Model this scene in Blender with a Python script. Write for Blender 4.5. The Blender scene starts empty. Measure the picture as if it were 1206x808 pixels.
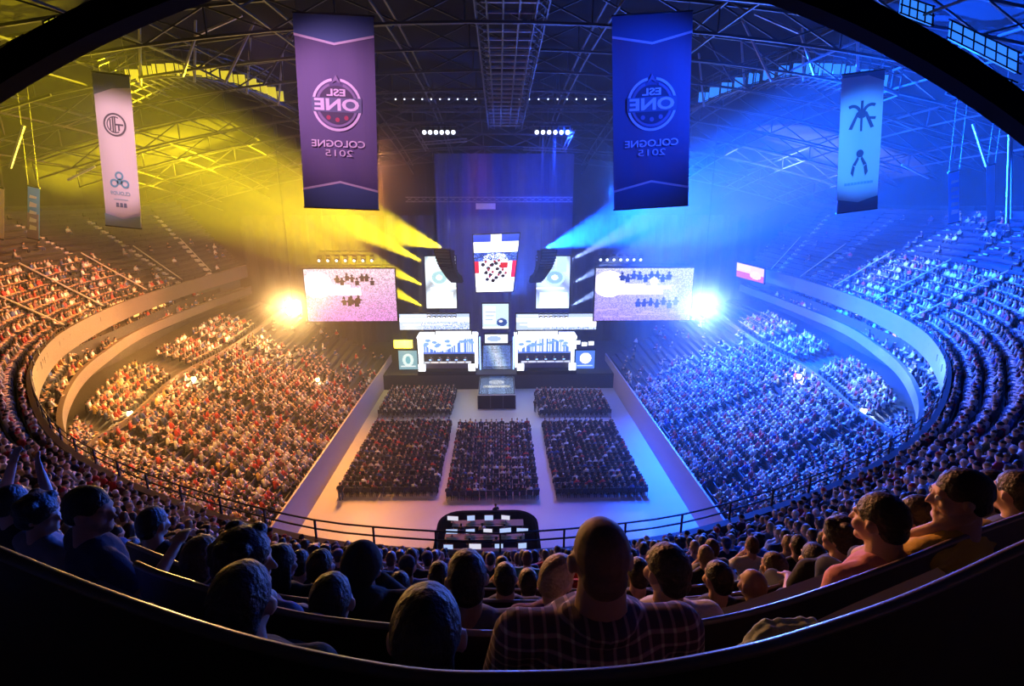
import bpy, bmesh, math, random
import numpy as np
from mathutils import Vector, Matrix, Euler
R = math.radians
rnd = random.Random(7)
rng = np.random.default_rng(7)
S = bpy.context.scene
COL = S.collection
V = Vector

# ------------------------------------------------------------------ camera
FPX, CX, CY = 620.0, 603.0, 404.0
CAM = V((0, 0, 24.0)); PITCH = R(15.0); YAW = R(-1.48)
cd = bpy.data.cameras.new('camera'); cam = bpy.data.objects.new('camera', cd); COL.objects.link(cam)
cd.sensor_width = 36; cd.lens = FPX/1206*36; cd.clip_end = 400; cd.clip_start = 0.05
cam.location = CAM; cam.rotation_euler = (R(90)-PITCH, 0, YAW); S.camera = cam
CM = Euler((R(90)-PITCH, 0, YAW)).to_matrix()
cR, cU, cF = CM @ V((1,0,0)), CM @ V((0,1,0)), CM @ V((0,0,-1))
def at(px, py, Y=None, Z=None, d=None):
    """pixel -> point in the hall, at a given Y, height Z or depth d"""
    r = cF*FPX + cR*(px-CX) + cU*(CY-py)
    if Y is not None: t = Y/r.y
    elif Z is not None: t = (Z-CAM.z)/r.z
    else: t = d/FPX
    return CAM + r*t
def proj(p):
    q = V(p)-CAM; z = q.dot(cF)
    if z <= 0.05: return None
    return CX+FPX*q.dot(cR)/z, CY-FPX*q.dot(cU)/z, z

# ------------------------------------------------------------------ materials
MATS = {}
def mat(name, col, rough=0.7, metal=0.0, noise=0.0, nscale=8.0, emit=None, estr=1.0, bump=0.0, attr=None, spec=0.5, trans=0.0):
    if name in MATS: return MATS[name]
    m = bpy.data.materials.new(name); m.use_nodes = True; nt = m.node_tree; b = nt.nodes['Principled BSDF']
    b.inputs['Roughness'].default_value = rough; b.inputs['Metallic'].default_value = metal
    b.inputs['Specular IOR Level'].default_value = spec
    b.inputs['Base Color'].default_value = (*col, 1)
    if attr:
        a = nt.nodes.new('ShaderNodeAttribute'); a.attribute_name = attr
        nt.links.new(a.outputs['Color'], b.inputs['Base Color'])
    if noise > 0 or bump > 0:
        tc = nt.nodes.new('ShaderNodeTexCoord'); n = nt.nodes.new('ShaderNodeTexNoise')
        n.inputs['Scale'].default_value = nscale; n.inputs['Detail'].default_value = 5
        nt.links.new(tc.outputs['Object'], n.inputs['Vector'])
        if noise > 0:
            mr = nt.nodes.new('ShaderNodeMapRange'); mr.inputs[3].default_value = 1-noise; mr.inputs[4].default_value = 1+noise
            mx = nt.nodes.new('ShaderNodeVectorMath'); mx.operation = 'SCALE'; mx.inputs[0].default_value = col
            nt.links.new(n.outputs['Fac'], mr.inputs[0]); nt.links.new(mr.outputs[0], mx.inputs['Scale'])
            nt.links.new(mx.outputs[0], b.inputs['Base Color'])
        if bump > 0:
            bp = nt.nodes.new('ShaderNodeBump'); bp.inputs['Strength'].default_value = bump; bp.inputs['Distance'].default_value = 0.02
            nt.links.new(n.outputs['Fac'], bp.inputs['Height']); nt.links.new(bp.outputs[0], b.inputs['Normal'])
    if emit:
        b.inputs['Emission Color'].default_value = (*emit, 1); b.inputs['Emission Strength'].default_value = estr
    if trans: b.inputs['Transmission Weight'].default_value = trans
    MATS[name] = m; return m
def pixmat(name, estr):
    if name in MATS: return MATS[name]
    m = bpy.data.materials.new(name); m.use_nodes = True; nt = m.node_tree; b = nt.nodes['Principled BSDF']
    a = nt.nodes.new('ShaderNodeAttribute'); a.attribute_name = 'picture'
    b.inputs['Base Color'].default_value = (0.01,0.01,0.01,1); b.inputs['Roughness'].default_value = 0.4
    nt.links.new(a.outputs['Color'], b.inputs['Emission Color']); b.inputs['Emission Strength'].default_value = estr
    MATS[name] = m; return m
def plaidmat():
    m = bpy.data.materials.new('plaid_cloth'); m.use_nodes = True; nt = m.node_tree; b = nt.nodes['Principled BSDF']
    tc = nt.nodes.new('ShaderNodeTexCoord'); last = None
    for ax, w in (('X', 18.0), ('Z', 18.0)):
        wv = nt.nodes.new('ShaderNodeTexWave'); wv.bands_direction = ax; wv.inputs['Scale'].default_value = w/2.0
        wv.wave_profile = 'SIN'; nt.links.new(tc.outputs['Object'], wv.inputs['Vector'])
        cr = nt.nodes.new('ShaderNodeMapRange'); cr.inputs[1].default_value = .78; cr.inputs[2].default_value = .93
        nt.links.new(wv.outputs['Fac'], cr.inputs[0])
        if last is None: last = cr
        else:
            ad = nt.nodes.new('ShaderNodeMath'); ad.operation = 'ADD'; nt.links.new(last.outputs[0], ad.inputs[0]); nt.links.new(cr.outputs[0], ad.inputs[1]); last = ad
    ra = nt.nodes.new('ShaderNodeValToRGB'); ra.color_ramp.interpolation = 'LINEAR'
    e = ra.color_ramp.elements; e[0].color = (.10,.06,.10,1); e[1].color = (.75,.65,.62,1); e.new(.5).color = (.40,.27,.30,1)
    hf = nt.nodes.new('ShaderNodeMath'); hf.operation = 'MULTIPLY'; hf.inputs[1].default_value = .5
    nt.links.new(last.outputs[0], hf.inputs[0]); nt.links.new(hf.outputs[0], ra.inputs[0]); nt.links.new(ra.outputs[0], b.inputs['Base Color'])
    b.inputs['Roughness'].default_value = .85
    MATS['plaid'] = m; return m

M = lambda n: MATS[n]
mat('concrete', (.30,.29,.30), .55, noise=.18, nscale=.35)
mat('hall_floor', (.34,.33,.35), .42, noise=.12, nscale=.25)
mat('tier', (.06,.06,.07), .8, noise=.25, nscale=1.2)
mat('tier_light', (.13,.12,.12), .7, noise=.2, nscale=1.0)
mat('fascia', (.13,.105,.10), .5, noise=.12, nscale=.6)
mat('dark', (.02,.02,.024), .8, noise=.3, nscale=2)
mat('black', (.006,.006,.008), .9, spec=0)
mat('blackmetal', (.025,.025,.03), .45, metal=.3)
mat('steel', (.045,.045,.05), .5, metal=.3)
mat('palesteel', (.26,.26,.28), .45, metal=.3)
mat('ceilingm', (.009,.009,.011), .95, noise=.35, nscale=.5, spec=.1)
mat('seatm', (.025,.025,.04), .6)
mat('stairm', (.75,.72,.7), .6)
mat('edgewall', (.22,.18,.26), .5)
mat('bench', (.06,.035,.035), .5, noise=.3, nscale=5)
mat('benchrail', (.22,.18,.18), .3, metal=.3)
mat('curtain', (.03,.04,.12), .9, noise=.3, nscale=.8)
mat('skin', (.50,.30,.22), .55, bump=.1, nscale=60)
mat('skin_dark', (.30,.17,.12), .55)
mat('hair_dark', (.02,.014,.012), .5, noise=.5, nscale=60, bump=.6)
mat('hair_brown', (.09,.045,.025), .5, noise=.5, nscale=60, bump=.6)
mat('hair_fair', (.30,.2,.11), .5, noise=.4, nscale=60, bump=.6)
mat('hair_stubble', (.20,.12,.09), .6, noise=.3, nscale=90)
for n, c in dict(black=(.015,.015,.02), navy=(.03,.04,.10), grey=(.17,.17,.19), white=(.62,.62,.64), red=(.45,.03,.03),
                 yellow=(.62,.42,.06), blue=(.07,.15,.42), teal=(.06,.25,.25), purple=(.16,.06,.2), beige=(.45,.36,.25), pink=(.6,.25,.25), green=(.30,.38,.30)).items():
    mat('cloth_'+n, c, .85, bump=.25, nscale=30)
mat('denim', (.04,.06,.12), .85); mat('shoe', (.03,.03,.03), .6); mat('eye', (.7,.7,.7), .2); mat('pupil', (.01,.01,.01), .2)
mat('plainwhite', (.7,.7,.72), .6)
plaidmat()
mat('crowd', (.3,.3,.3), .8, attr='tone')

# ------------------------------------------------------------------ mesh helpers
class MB:
    def __init__(s): s.v = []; s.f = []; s.m = []; s.mats = []
    def mi(s, m):
        if isinstance(m, str): m = MATS[m]
        if m not in s.mats: s.mats.append(m)
        return s.mats.index(m)
    def add(s, vs, fs, m):
        o = len(s.v); i = s.mi(m); s.v += [tuple(v) for v in vs]
        for f in fs: s.f.append(tuple(o+k for k in f)); s.m.append(i)
        return s
    def box(s, c, size, m, rot=None):
        x, y, z = (k/2 for k in size); c = V(c)
        vs = [V((a*x,b*y,d*z)) for d in (-1,1) for b in (-1,1) for a in (-1,1)]
        if rot is not None: vs = [rot @ v for v in vs]
        return s.add([v+c for v in vs], [(0,2,3,1),(4,5,7,6),(0,1,5,4),(2,6,7,3),(0,4,6,2),(1,3,7,5)], m)
    def bar(s, a, b, w, m, h=None):
        a, b = V(a), V(b); d = b-a; L = d.length
        if L < 1e-6: return s
        d /= L; up = V((0,0,1)) if abs(d.z) < .95 else V((1,0,0))
        x = d.cross(up).normalized(); y = x.cross(d); h = h or w
        vs = [p + x*(i*w/2) + y*(j*h/2) for p in (a,b) for i,j in ((-1,-1),(1,-1),(1,1),(-1,1))]
        return s.add(vs, [(0,1,5,4),(1,2,6,5),(2,3,7,6),(3,0,4,7),(3,2,1,0),(4,5,6,7)], m)
    def tube(s, pts, r, m, n=8, closed=False):
        pts = [V(p) for p in pts]; N = len(pts); vs = []
        for i, p in enumerate(pts):
            d = (pts[min(i+1,N-1)]-pts[max(i-1,0)]).normalized()
            up = V((0,0,1)) if abs(d.z) < .95 else V((1,0,0))
            x = d.cross(up).normalized(); y = x.cross(d); rr = r[i] if isinstance(r, (list,tuple)) else r
            vs += [p + x*(math.cos(a)*rr) + y*(math.sin(a)*rr) for a in (2*math.pi*k/n for k in range(n))]
        fs = [(i*n+k, i*n+(k+1)%n, (i+1)*n+(k+1)%n, (i+1)*n+k) for i in range(N-1) for k in range(n)]
        fs += [tuple(range(n))[::-1], tuple((N-1)*n+k for k in range(n))]
        return s.add(vs, fs, m)
    def cyl(s, a, b, r, m, n=16): return s.tube([a,b], r, m, n)
    def sheet(s, lines, m, close=False):
        n = len(lines[0]); vs = [p for l in lines for p in l]
        fs = [(i*n+k, i*n+k+1, (i+1)*n+k+1, (i+1)*n+k) for i in range(len(lines)-1) for k in range(n-1)]
        return s.add(vs, fs, m)
    def prism(s, poly, axis, depth, m):
        """poly: 2d points; axis: function (u,v,w)->3d"""
        n = len(poly); vs = [axis(u,v,0) for u,v in poly]+[axis(u,v,depth) for u,v in poly]
        fs = [tuple(range(n)), tuple(range(2*n-1,n-1,-1))] + [(i,(i+1)%n,n+(i+1)%n,n+i) for i in range(n)]
        return s.add(vs, fs, m)
    def build(s, name, parent=None, smooth=False, **props):
        me = bpy.data.meshes.new(name); me.from_pydata(s.v, [], s.f); me.polygons.foreach_set('material_index', s.m)
        for m in s.mats: me.materials.append(m)
        if smooth: me.polygons.foreach_set('use_smooth', [True]*len(s.f))
        me.update()
        o = bpy.data.objects.new(name, me); COL.objects.link(o)
        if parent: o.parent = parent
        for k, v in props.items(): o[k] = v
        return o
def recentre(o, c):
    """move a mesh object's origin to c"""
    c = V(c); n = len(o.data.vertices); a = np.empty(n*3); o.data.vertices.foreach_get('co', a)
    a = (a.reshape(-1,3)-np.array(c)).ravel(); o.data.vertices.foreach_set('co', a); o.data.update(); o.location = c; return o
def empty(name, loc=(0,0,0), rz=0, label=None, category=None, group=None):
    o = bpy.data.objects.new(name, None); COL.objects.link(o); o.location = loc; o.rotation_euler = (0,0,rz); o.empty_display_size = .1
    return tag(o, label, category, group)
def tag(o, label=None, category=None, group=None, kind=None):
    if label: o['label'] = label
    if category: o['category'] = category
    if group: o['group'] = group
    if kind: o['kind'] = kind
    return o
def struct(o): o['kind'] = 'structure'; return o
def dup(o, parent=None):
    c = o.copy(); COL.objects.link(c)
    if parent is not None: c.parent = parent
    for ch in KIDS.get(o.name, []): dup(ch, c)
    return c
KIDS = {}
def reg(root):
    """remember the children of a thing so copies can be made quickly"""
    def rec(o):
        ks = [c for c in bpy.data.objects if c.parent is o]; KIDS[o.name] = ks
        for k in ks: rec(k)
    rec(root)
    # copies get new names; map them as they are made
def copy_thing(o, loc=None, rz=None, label=None, group=None, scale=None, rot=None):
    def rec(src, par):
        c = src.copy(); COL.objects.link(c); c.parent = par
        for ch in KIDS.get(src.name, []): rec(ch, c)
        return c
    c = rec(o, None)
    if loc is not None: c.location = loc
    if rz is not None: c.rotation_euler = (0,0,rz)
    if rot is not None: c.rotation_euler = rot
    if scale: c.scale = (scale,)*3
    if label: c['label'] = label
    if group: c['group'] = group
    return c
def textmesh(txt, size, m, name='lettering', parent=None, mirror=False, extrude=.01, bold=0.0):
    cu = bpy.data.curves.new('t', 'FONT'); cu.body = txt; cu.size = size; cu.align_x = 'CENTER'; cu.align_y = 'CENTER'; cu.extrude = extrude; cu.offset = bold
    cu.resolution_u = 3
    to = bpy.data.objects.new('t', cu); COL.objects.link(to); dg = bpy.context.evaluated_depsgraph_get(); dg.update()
    me = bpy.data.meshes.new_from_object(to.evaluated_get(dg)); bpy.data.objects.remove(to)
    # stands upright in XZ, facing -Y
    me.transform(Matrix.Rotation(R(90), 4, 'X'))
    if mirror: me.transform(Matrix.Diagonal((-1,1,1,1))); me.flip_normals()
    me.materials.clear(); me.materials.append(MATS[m] if isinstance(m,str) else m); me.name = name
    o = bpy.data.objects.new(name, me); COL.objects.link(o)
    if parent: o.parent = parent
    return o

def catmull(pts, n):
    P = [V(p) for p in pts]; P = [P[0]*2-P[1]]+P+[P[-1]*2-P[-2]]; out = []
    m = len(P)-3
    for k in range(n):
        t = k/(n-1)*m; i = min(int(t), m-1); u = t-i; a,b,c,d = P[i:i+4]
        out.append(.5*((2*b)+(c-a)*u+(2*a-5*b+4*c-d)*u*u+(3*b-a-3*c+d)*u**3))
    return out
def resample(pts, step=None, n=None):
    L = [0]
    for a, b in zip(pts, pts[1:]): L.append(L[-1]+(b-a).length)
    T = L[-1]; n = n or max(2, int(T/step)+1); out = []; j = 0
    for k in range(n):
        t = T*k/(n-1)
        while j < len(L)-2 and L[j+1] < t: j += 1
        u = (t-L[j])/max(1e-9, L[j+1]-L[j]); out.append(pts[j].lerp(pts[j+1], min(1,max(0,u))))
    return out
mir = lambda p: V((-p[0], p[1], p[2]))

# ------------------------------------------------------------------ the bowl
ZA, ZB, ZC, ZD, ZE = 14.3, 11.2, 9.3, 8.0, 2.2
TREAD_A, SLOPE = 13.1, .73
def L(px, py, Z, xs=0): p = at(px, py, Z=Z); return V((p.x, p.y, Z))
Apts = [V((0, at(587,641,Z=ZA).y, ZA))] + [L(*q, ZA) for q in [(470,635),(350,620),(200,578),(110,538),(60,500),(38,455),(42,420),(72,388),(127,360),(174,343),(224,328)]]
fa = at(290,310,Y=78); Apts.append(fa)
Bpts = [V((-9,15.5,ZB)), V((-17,20,ZB))] + [L(*q, ZB) for q in [(79,517),(75,477),(94,440),(124,414),(167,387),(234,360)]] + [at(296,337,Y=78)]
Cpts = [V((-12,15,ZC)), V((-21,21,ZC))] + [L(*q, ZC) for q in [(90,517),(97,494),(134,450),(187,417),(254,377)]] + [V((-37,82,ZC))]
NA = 90
def left_line(pts, n=NA): return resample(catmull(pts, 300), n=n)
AL = left_line(Apts)
def full(line):  # left + right halves, from far left round to far right
    return list(reversed(line)) + [mir(p) for p in line[1:]]
AF = full(AL)
def normals(line):
    out = []
    for i in range(len(line)):
        d = line[min(i+1,len(line)-1)]-line[max(i-1,0)]; d.z = 0; d.normalize(); n = V((d.y,-d.x,0))
        out.append(n)
    return out
# AF runs far-left -> near -> far-right; outward = to the right of travel? choose the sign so that it points away from (0,45)
AN = normals(AF); AN = [n if n.dot(p-V((0,48,0))) > 0 else -n for n, p in zip(AN, AF)]
def tier_pt(i, w, dz=0.0):
    p = AF[i]; n = AN[i]; base = p.z-ZA+TREAD_A
    return V((p.x+n.x*w, p.y+n.y*w, base+SLOPE*w+dz))
ROW = .8
NI = len(AF)
# floor
f = MB(); f.box((0,50,-.15), (40,80,.3), 'hall_floor'); struct(f.build('floor'))
# stepped upper tier
W_AISLE = 7.2
def tier_z(i, w):  # top surface with steps
    p = AF[i]; return p.z-ZA+TREAD_A + SLOPE*ROW*math.floor(w/ROW+1e-6)
prof = []
NR = 18
tb = MB()
for r in range(NR):
    w0, w1 = r*ROW, (r+1)*ROW
    z = lambda i, rr=r: AF[i].z-ZA+TREAD_A + SLOPE*ROW*rr
    l0 = [V((AF[i].x+AN[i].x*w0, AF[i].y+AN[i].y*w0, z(i))) for i in range(NI)]
    l1 = [V((AF[i].x+AN[i].x*w1, AF[i].y+AN[i].y*w1, z(i))) for i in range(NI)]
    l2 = [V((p.x,p.y,p.z+SLOPE*ROW)) for p in l1]
    tb.sheet([l0,l1,l2], 'tier')
struct(tb.build('floor_upper_tier'))
# fascia: front wall under the guard rail
fb = MB()
f0 = [V((p.x,p.y,p.z-.25)) for p in AF]; f1 = [V((p.x,p.y,p.z-2.0)) for p in AF]
fin = [V((p.x+n.x*.25,p.y+n.y*.25,p.z-.25)) for p,n in zip(AF,AN)]; fin2 = [V((p.x+n.x*.25,p.y+n.y*.25,p.z-1.2)) for p,n in zip(AF,AN)]
under = [V((p.x+n.x*5,p.y+n.y*5,p.z-2.0)) for p,n in zip(AF,AN)]
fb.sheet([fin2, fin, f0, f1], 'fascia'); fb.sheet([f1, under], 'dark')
struct(fb.build('trim_upper_fascia'))
# club level: parapet, floor, back wall under the upper tier
BL = left_line(Bpts); BF = full(BL)
BF = resample(BF, n=NI)
BN = normals(BF); BN = [n if n.dot(p-V((0,48,0))) > 0 else -n for n,p in zip(BN,BF)]
def off(P, N, w, z): return [V((p.x+n.x*w, p.y+n.y*w, p.z+z)) for p,n in zip(P,N)]
def nearest_on(p, line): return min(line, key=lambda q: (q.x-p.x)**2+(q.y-p.y)**2)
AFINE = resample([V((p.x+n.x*1.8,p.y+n.y*1.8,p.z)) for p,n in zip(AF,AN)], n=900)
AT = [nearest_on(BF[i], AFINE) for i in range(NI)]
def club(sel, f, z): return [V((BF[i].x+(AT[i].x-BF[i].x)*f, BF[i].y+(AT[i].y-BF[i].y)*f, BF[i].z+z)) for i in sel]
for side in (-1, 1):
    sel = [i for i in range(NI) if BF[i].x*side > 8]
    P = [BF[i] for i in sel]; N = [BN[i] for i in sel]; nm = 'left' if side < 0 else 'right'
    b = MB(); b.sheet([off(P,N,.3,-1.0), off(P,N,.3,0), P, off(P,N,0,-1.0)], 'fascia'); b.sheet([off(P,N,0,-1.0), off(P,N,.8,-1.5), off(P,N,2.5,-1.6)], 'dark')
    struct(b.build('trim_club_parapet_'+nm))
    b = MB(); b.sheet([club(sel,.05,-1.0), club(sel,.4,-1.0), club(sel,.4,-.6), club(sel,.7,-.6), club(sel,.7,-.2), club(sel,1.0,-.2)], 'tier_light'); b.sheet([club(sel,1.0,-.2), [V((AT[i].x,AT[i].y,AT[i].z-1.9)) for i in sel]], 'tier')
    struct(b.build('floor_club_level_'+nm))
# ---- lower bowl
CL = left_line(Cpts, 60)
Dpts = [V((-18,24,ZD))] + [L(*q, ZD) for q in [(160,500),(214,450),(277,414)]] + [V((-32,80,ZD))]
Dpts[1:2] = [V((-26,31,ZD)), L(160,500,ZD)]
DL = left_line(Dpts, 60)
EL = resample([V((-15.2,26,ZE)), V((-15.2,72,ZE))], n=60)
CL = resample(CL[10:], n=60)
NLR = 19
def bowl_row(r, s):   # row r of the lower section, side s
    t = r/NLR; return [V((s*(e.x+(d.x-e.x)*t), e.y+(d.y-e.y)*t, e.z+(d.z-e.z)*t)) for e,d in zip(EL,DL)]
NUR = 5
DW = [d + (c-d).normalized()*min(1.6,(c-d).length*.3) for c,d in zip(CL,DL)]
def bowl_row2(r, s):
    t = r/NUR; return [V((s*(e.x+(d.x-e.x)*t), e.y+(d.y-e.y)*t, ZD+.1+(ZC-.3-ZD)*t)) for e,d in zip(DW,CL)]
for s, nm in ((-1,'right'),(1,'left')):
    b = MB()
    b.sheet([[V((s*e.x,e.y,0)) for e in EL], [V((s*e.x,e.y,e.z+.9)) for e in EL], [V((s*(e.x-.15),e.y,e.z+.9)) for e in EL], [V((s*(e.x-.15),e.y,e.z)) for e in EL]], 'edgewall')
    struct(b.build('wall_floor_edge_'+nm))
    b = MB(); dz = (ZD-ZE)/NLR
    for r in range(NLR):
        a = bowl_row(r,s); c = [V((p.x,p.y,q.z)) for p,q in zip(bowl_row(r+1,s),a)]; d = bowl_row(r+1,s); b.sheet([a,c,d], 'tier')
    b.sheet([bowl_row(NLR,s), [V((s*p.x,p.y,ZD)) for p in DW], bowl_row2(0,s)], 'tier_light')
    for r in range(NUR):
        a = bowl_row2(r,s); d = bowl_row2(r+1,s); c = [V((p.x,p.y,q.z)) for p,q in zip(d,a)]; b.sheet([a,c,d], 'tier')
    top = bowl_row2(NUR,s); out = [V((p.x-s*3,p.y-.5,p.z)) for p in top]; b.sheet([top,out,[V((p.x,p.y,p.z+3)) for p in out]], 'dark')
    struct(b.build('floor_lower_bowl_'+nm))
    # parapet of the walkway between the two sections
    b = MB(); l = [V((s*(p.x-.1),p.y,ZD)) for p in DL]; b.sheet([l,[V((p.x,p.y,ZD+.8)) for p in l],[V((p.x-s*.15,p.y,ZD+.8)) for p in l],[V((p.x-s*.15,p.y,ZD)) for p in l]], 'fascia')
    struct(b.build('trim_walkway_parapet_'+nm))
# near end below the front railing
b = MB(); near = [V((x,28-.012*(15.2**2-x*x)*.6,0)) for x in np.linspace(-15.2,15.2,20)]
b.sheet([near,[V((p.x,p.y,3.0)) for p in near],[V((p.x*1.2,p.y-6,6)) for p in near]], 'tier'); struct(b.build('wall_near_floor_edge'))

# ------------------------------------------------------------------ outer walls, ceiling
def ceil_z(x, y): return 37 - 9.5*(x/56)**2 - 5.5*((y-40)/50)**2
b = MB()
wall = [V((p.x+n.x*14.4,p.y+n.y*14.4,0)) for p,n in zip(AF,AN)]
wz = [AF[i].z-ZA+TREAD_A+SLOPE*ROW*NR for i in range(NI)]
b.sheet([[V((p.x,p.y,z-.5)) for p,z in zip(wall,wz)], [V((p.x,p.y,ceil_z(min(60,abs(p.x)),p.y)+2)) for p in wall]], 'ceilingm')
struct(b.build('wall_bowl_rear'))
b = MB(); xs = np.linspace(-64,64,33); ys = np.linspace(-22,96,30)
b.sheet([[V((x,y,ceil_z(x,y)+1.6)) for x in xs] for y in ys], 'ceilingm'); struct(b.build('ceiling'))
b = MB(); b.box((0,95.5,20), (124,.6,42), 'ceilingm'); struct(b.build('wall_far'))
for s, nm in ((-1,'left'),(1,'right')):
    b = MB(); b.box((s*63,60,20), (.6,72,42), 'ceilingm'); struct(b.build('wall_'+nm))
# roof trusses across the hall
def arch_truss(y, xr=50, dep=1.7, w=.16, m='steel', drop=.4, nseg=26, name='ceiling_truss'):
    b = MB(); xs = np.linspace(-xr, xr, nseg)
    top = [V((x,y,ceil_z(x,y)-drop)) for x in xs]; bot = [V((x,y,ceil_z(x,y)-drop-dep)) for x in xs]
    for i in range(nseg-1):
        b.bar(top[i],top[i+1],w,m); b.bar(bot[i],bot[i+1],w,m)
        b.bar(bot[i],top[i+1] if i%2 else top[i],w*.6,m); b.bar(top[i] if i%2 else bot[i+1],bot[i+1] if i%2 else top[i],w*.6,m)
    return struct(b.build(name))
for y in (31, 37, 43, 49, 55, 61, 67, 73, 79, 86): arch_truss(y)
for x in (-46,-38,-30,-22,-14,-7,7,14,22,30,38,46):
    b = MB(); ys = np.linspace(24,92,24); pp = [V((x,y,ceil_z(x,y)-.6)) for y in ys]
    for i in range(23):
        b.bar(pp[i],pp[i+1],.14,'steel')
        if i%2: b.bar(pp[i]+V((0,0,-1.4)),pp[i+1],.08,'steel')
        b.bar(pp[i]+V((0,0,-1.4)),pp[min(i+1,23)]+V((0,0,-1.4)),.12,'steel')
    struct(b.build('ceiling_beam'))
# big near arch girder
b = MB(); pts = []
for x in np.linspace(-34,34,41):
    pts.append(V((x, 25+.0*abs(x), 34.55-.01226*x*x)))
for a, c in zip(pts, pts[1:]): b.bar(a,c,1.1,'black',1.05)
struct(b.build('ceiling_arch_girder'))
arch_z = lambda x: 35.4-.0168*x*x

# ------------------------------------------------------------------ person generator
def capsule(bm, p0, r0, p1, r1, n=10, k=3):
    p0, p1 = V(p0), V(p1); d = p1-p0; Lg = d.length
    d = d/Lg if Lg > 1e-6 else V((0,0,1)); up = V((0,0,1)) if abs(d.z) < .9 else V((1,0,0))
    x = d.cross(up).normalized(); y = x.cross(d); rings = []
    for j in range(1,k+1):
        a = math.pi/2*j/k; rings.append((p0 - d*r0*math.cos(a), r0*math.sin(a)))
    for j in range(k):
        a = math.pi/2*(1-j/k); rings.append((p1 + d*r1*math.cos(a), r1*math.sin(a)))
    a0 = bm.verts.new(p0-d*r0); a1 = bm.verts.new(p1+d*r1); vr = []
    for c, r in rings: vr.append([bm.verts.new(c+x*(r*math.cos(2*math.pi*i/n))+y*(r*math.sin(2*math.pi*i/n))) for i in range(n)])
    for i in range(n):
        bm.faces.new((a0, vr[0][(i+1)%n], vr[0][i]))
        bm.faces.new((a1, vr[-1][i], vr[-1][(i+1)%n]))
        for q in range(len(vr)-1): bm.faces.new((vr[q][i],vr[q][(i+1)%n],vr[q+1][(i+1)%n],vr[q+1][i]))
def ell(bm, c, r, rot=None, u=14, v=9):
    m = Matrix.Translation(V(c)) @ (rot.to_4x4() if rot is not None else Matrix.Identity(4)) @ Matrix.Diagonal((*r,1))
    bmesh.ops.create_uvsphere(bm, u_segments=u, v_segments=v, radius=1.0, matrix=m)
def remesh(bm, voxel, smooth=2, jitter=0):
    me = bpy.data.meshes.new('tmp'); bm.to_mesh(me); bm.free(); o = bpy.data.objects.new('tmp', me); COL.objects.link(o)
    md = o.modifiers.new('r','REMESH'); md.mode = 'VOXEL'; md.voxel_size = voxel; md.use_smooth_shade = True
    if smooth: sm = o.modifiers.new('s','SMOOTH'); sm.factor = .5; sm.iterations = smooth
    dg = bpy.context.evaluated_depsgraph_get(); dg.update()
    out = bpy.data.meshes.new_from_object(o.evaluated_get(dg)); bpy.data.objects.remove(o); bpy.data.meshes.remove(me)
    out.materials.clear()
    if jitter:
        n = len(out.vertices); a = np.empty(n*3); out.vertices.foreach_get('co', a); a = a.reshape(-1,3)
        q = np.sin(a*90)+np.sin(a[:,[1,2,0]]*137+1); nn = np.empty(n*3); out.vertices.foreach_get('normal', nn)
        a += nn.reshape(-1,3)*(q.sum(1)*jitter/4)[:,None]; out.vertices.foreach_set('co', a.ravel())
    out.polygons.foreach_set('use_smooth', [True]*len(out.polygons)); out.update(); return out
def hand(bm, wrist, d, palmn, curl=.5, s=1.0):
    """a palm, four fingers and a thumb; d points from wrist to knuckles, palmn is where the palm faces"""
    d = V(d).normalized(); pn = V(palmn); pn = (pn-d*pn.dot(d)).normalized(); sd = d.cross(pn)
    w = V(wrist); rot = Matrix((sd,d,pn)).transposed()
    ell(bm, w+d*.045*s, (.042*s,.052*s,.017*s), rot, 10, 7)
    for k, ln in zip((-1.5,-.5,.5,1.5), (.062,.075,.07,.052)):
        p = w+d*.082*s+sd*(k*.019*s); a = curl*.8; q = p+(d*math.cos(a)+pn*math.sin(a))*ln*.55*s; a = curl*1.9; t = q+(d*math.cos(a)+pn*math.sin(a))*ln*.5*s
        capsule(bm, p, .0095*s, q, .009*s, 7, 2); capsule(bm, q, .009*s, t, .0075*s, 7, 2)
    p = w+d*.025*s+sd*.035*s; q = p+(d*.6+sd*.7+pn*.3).normalized()*.04*s; t = q+(d*.9+sd*.15+pn*.35).normalized()*.03*s
    capsule(bm, p, .014*s, q, .011*s, 7, 2); capsule(bm, q, .011*s, t, .009*s, 7, 2)
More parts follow.
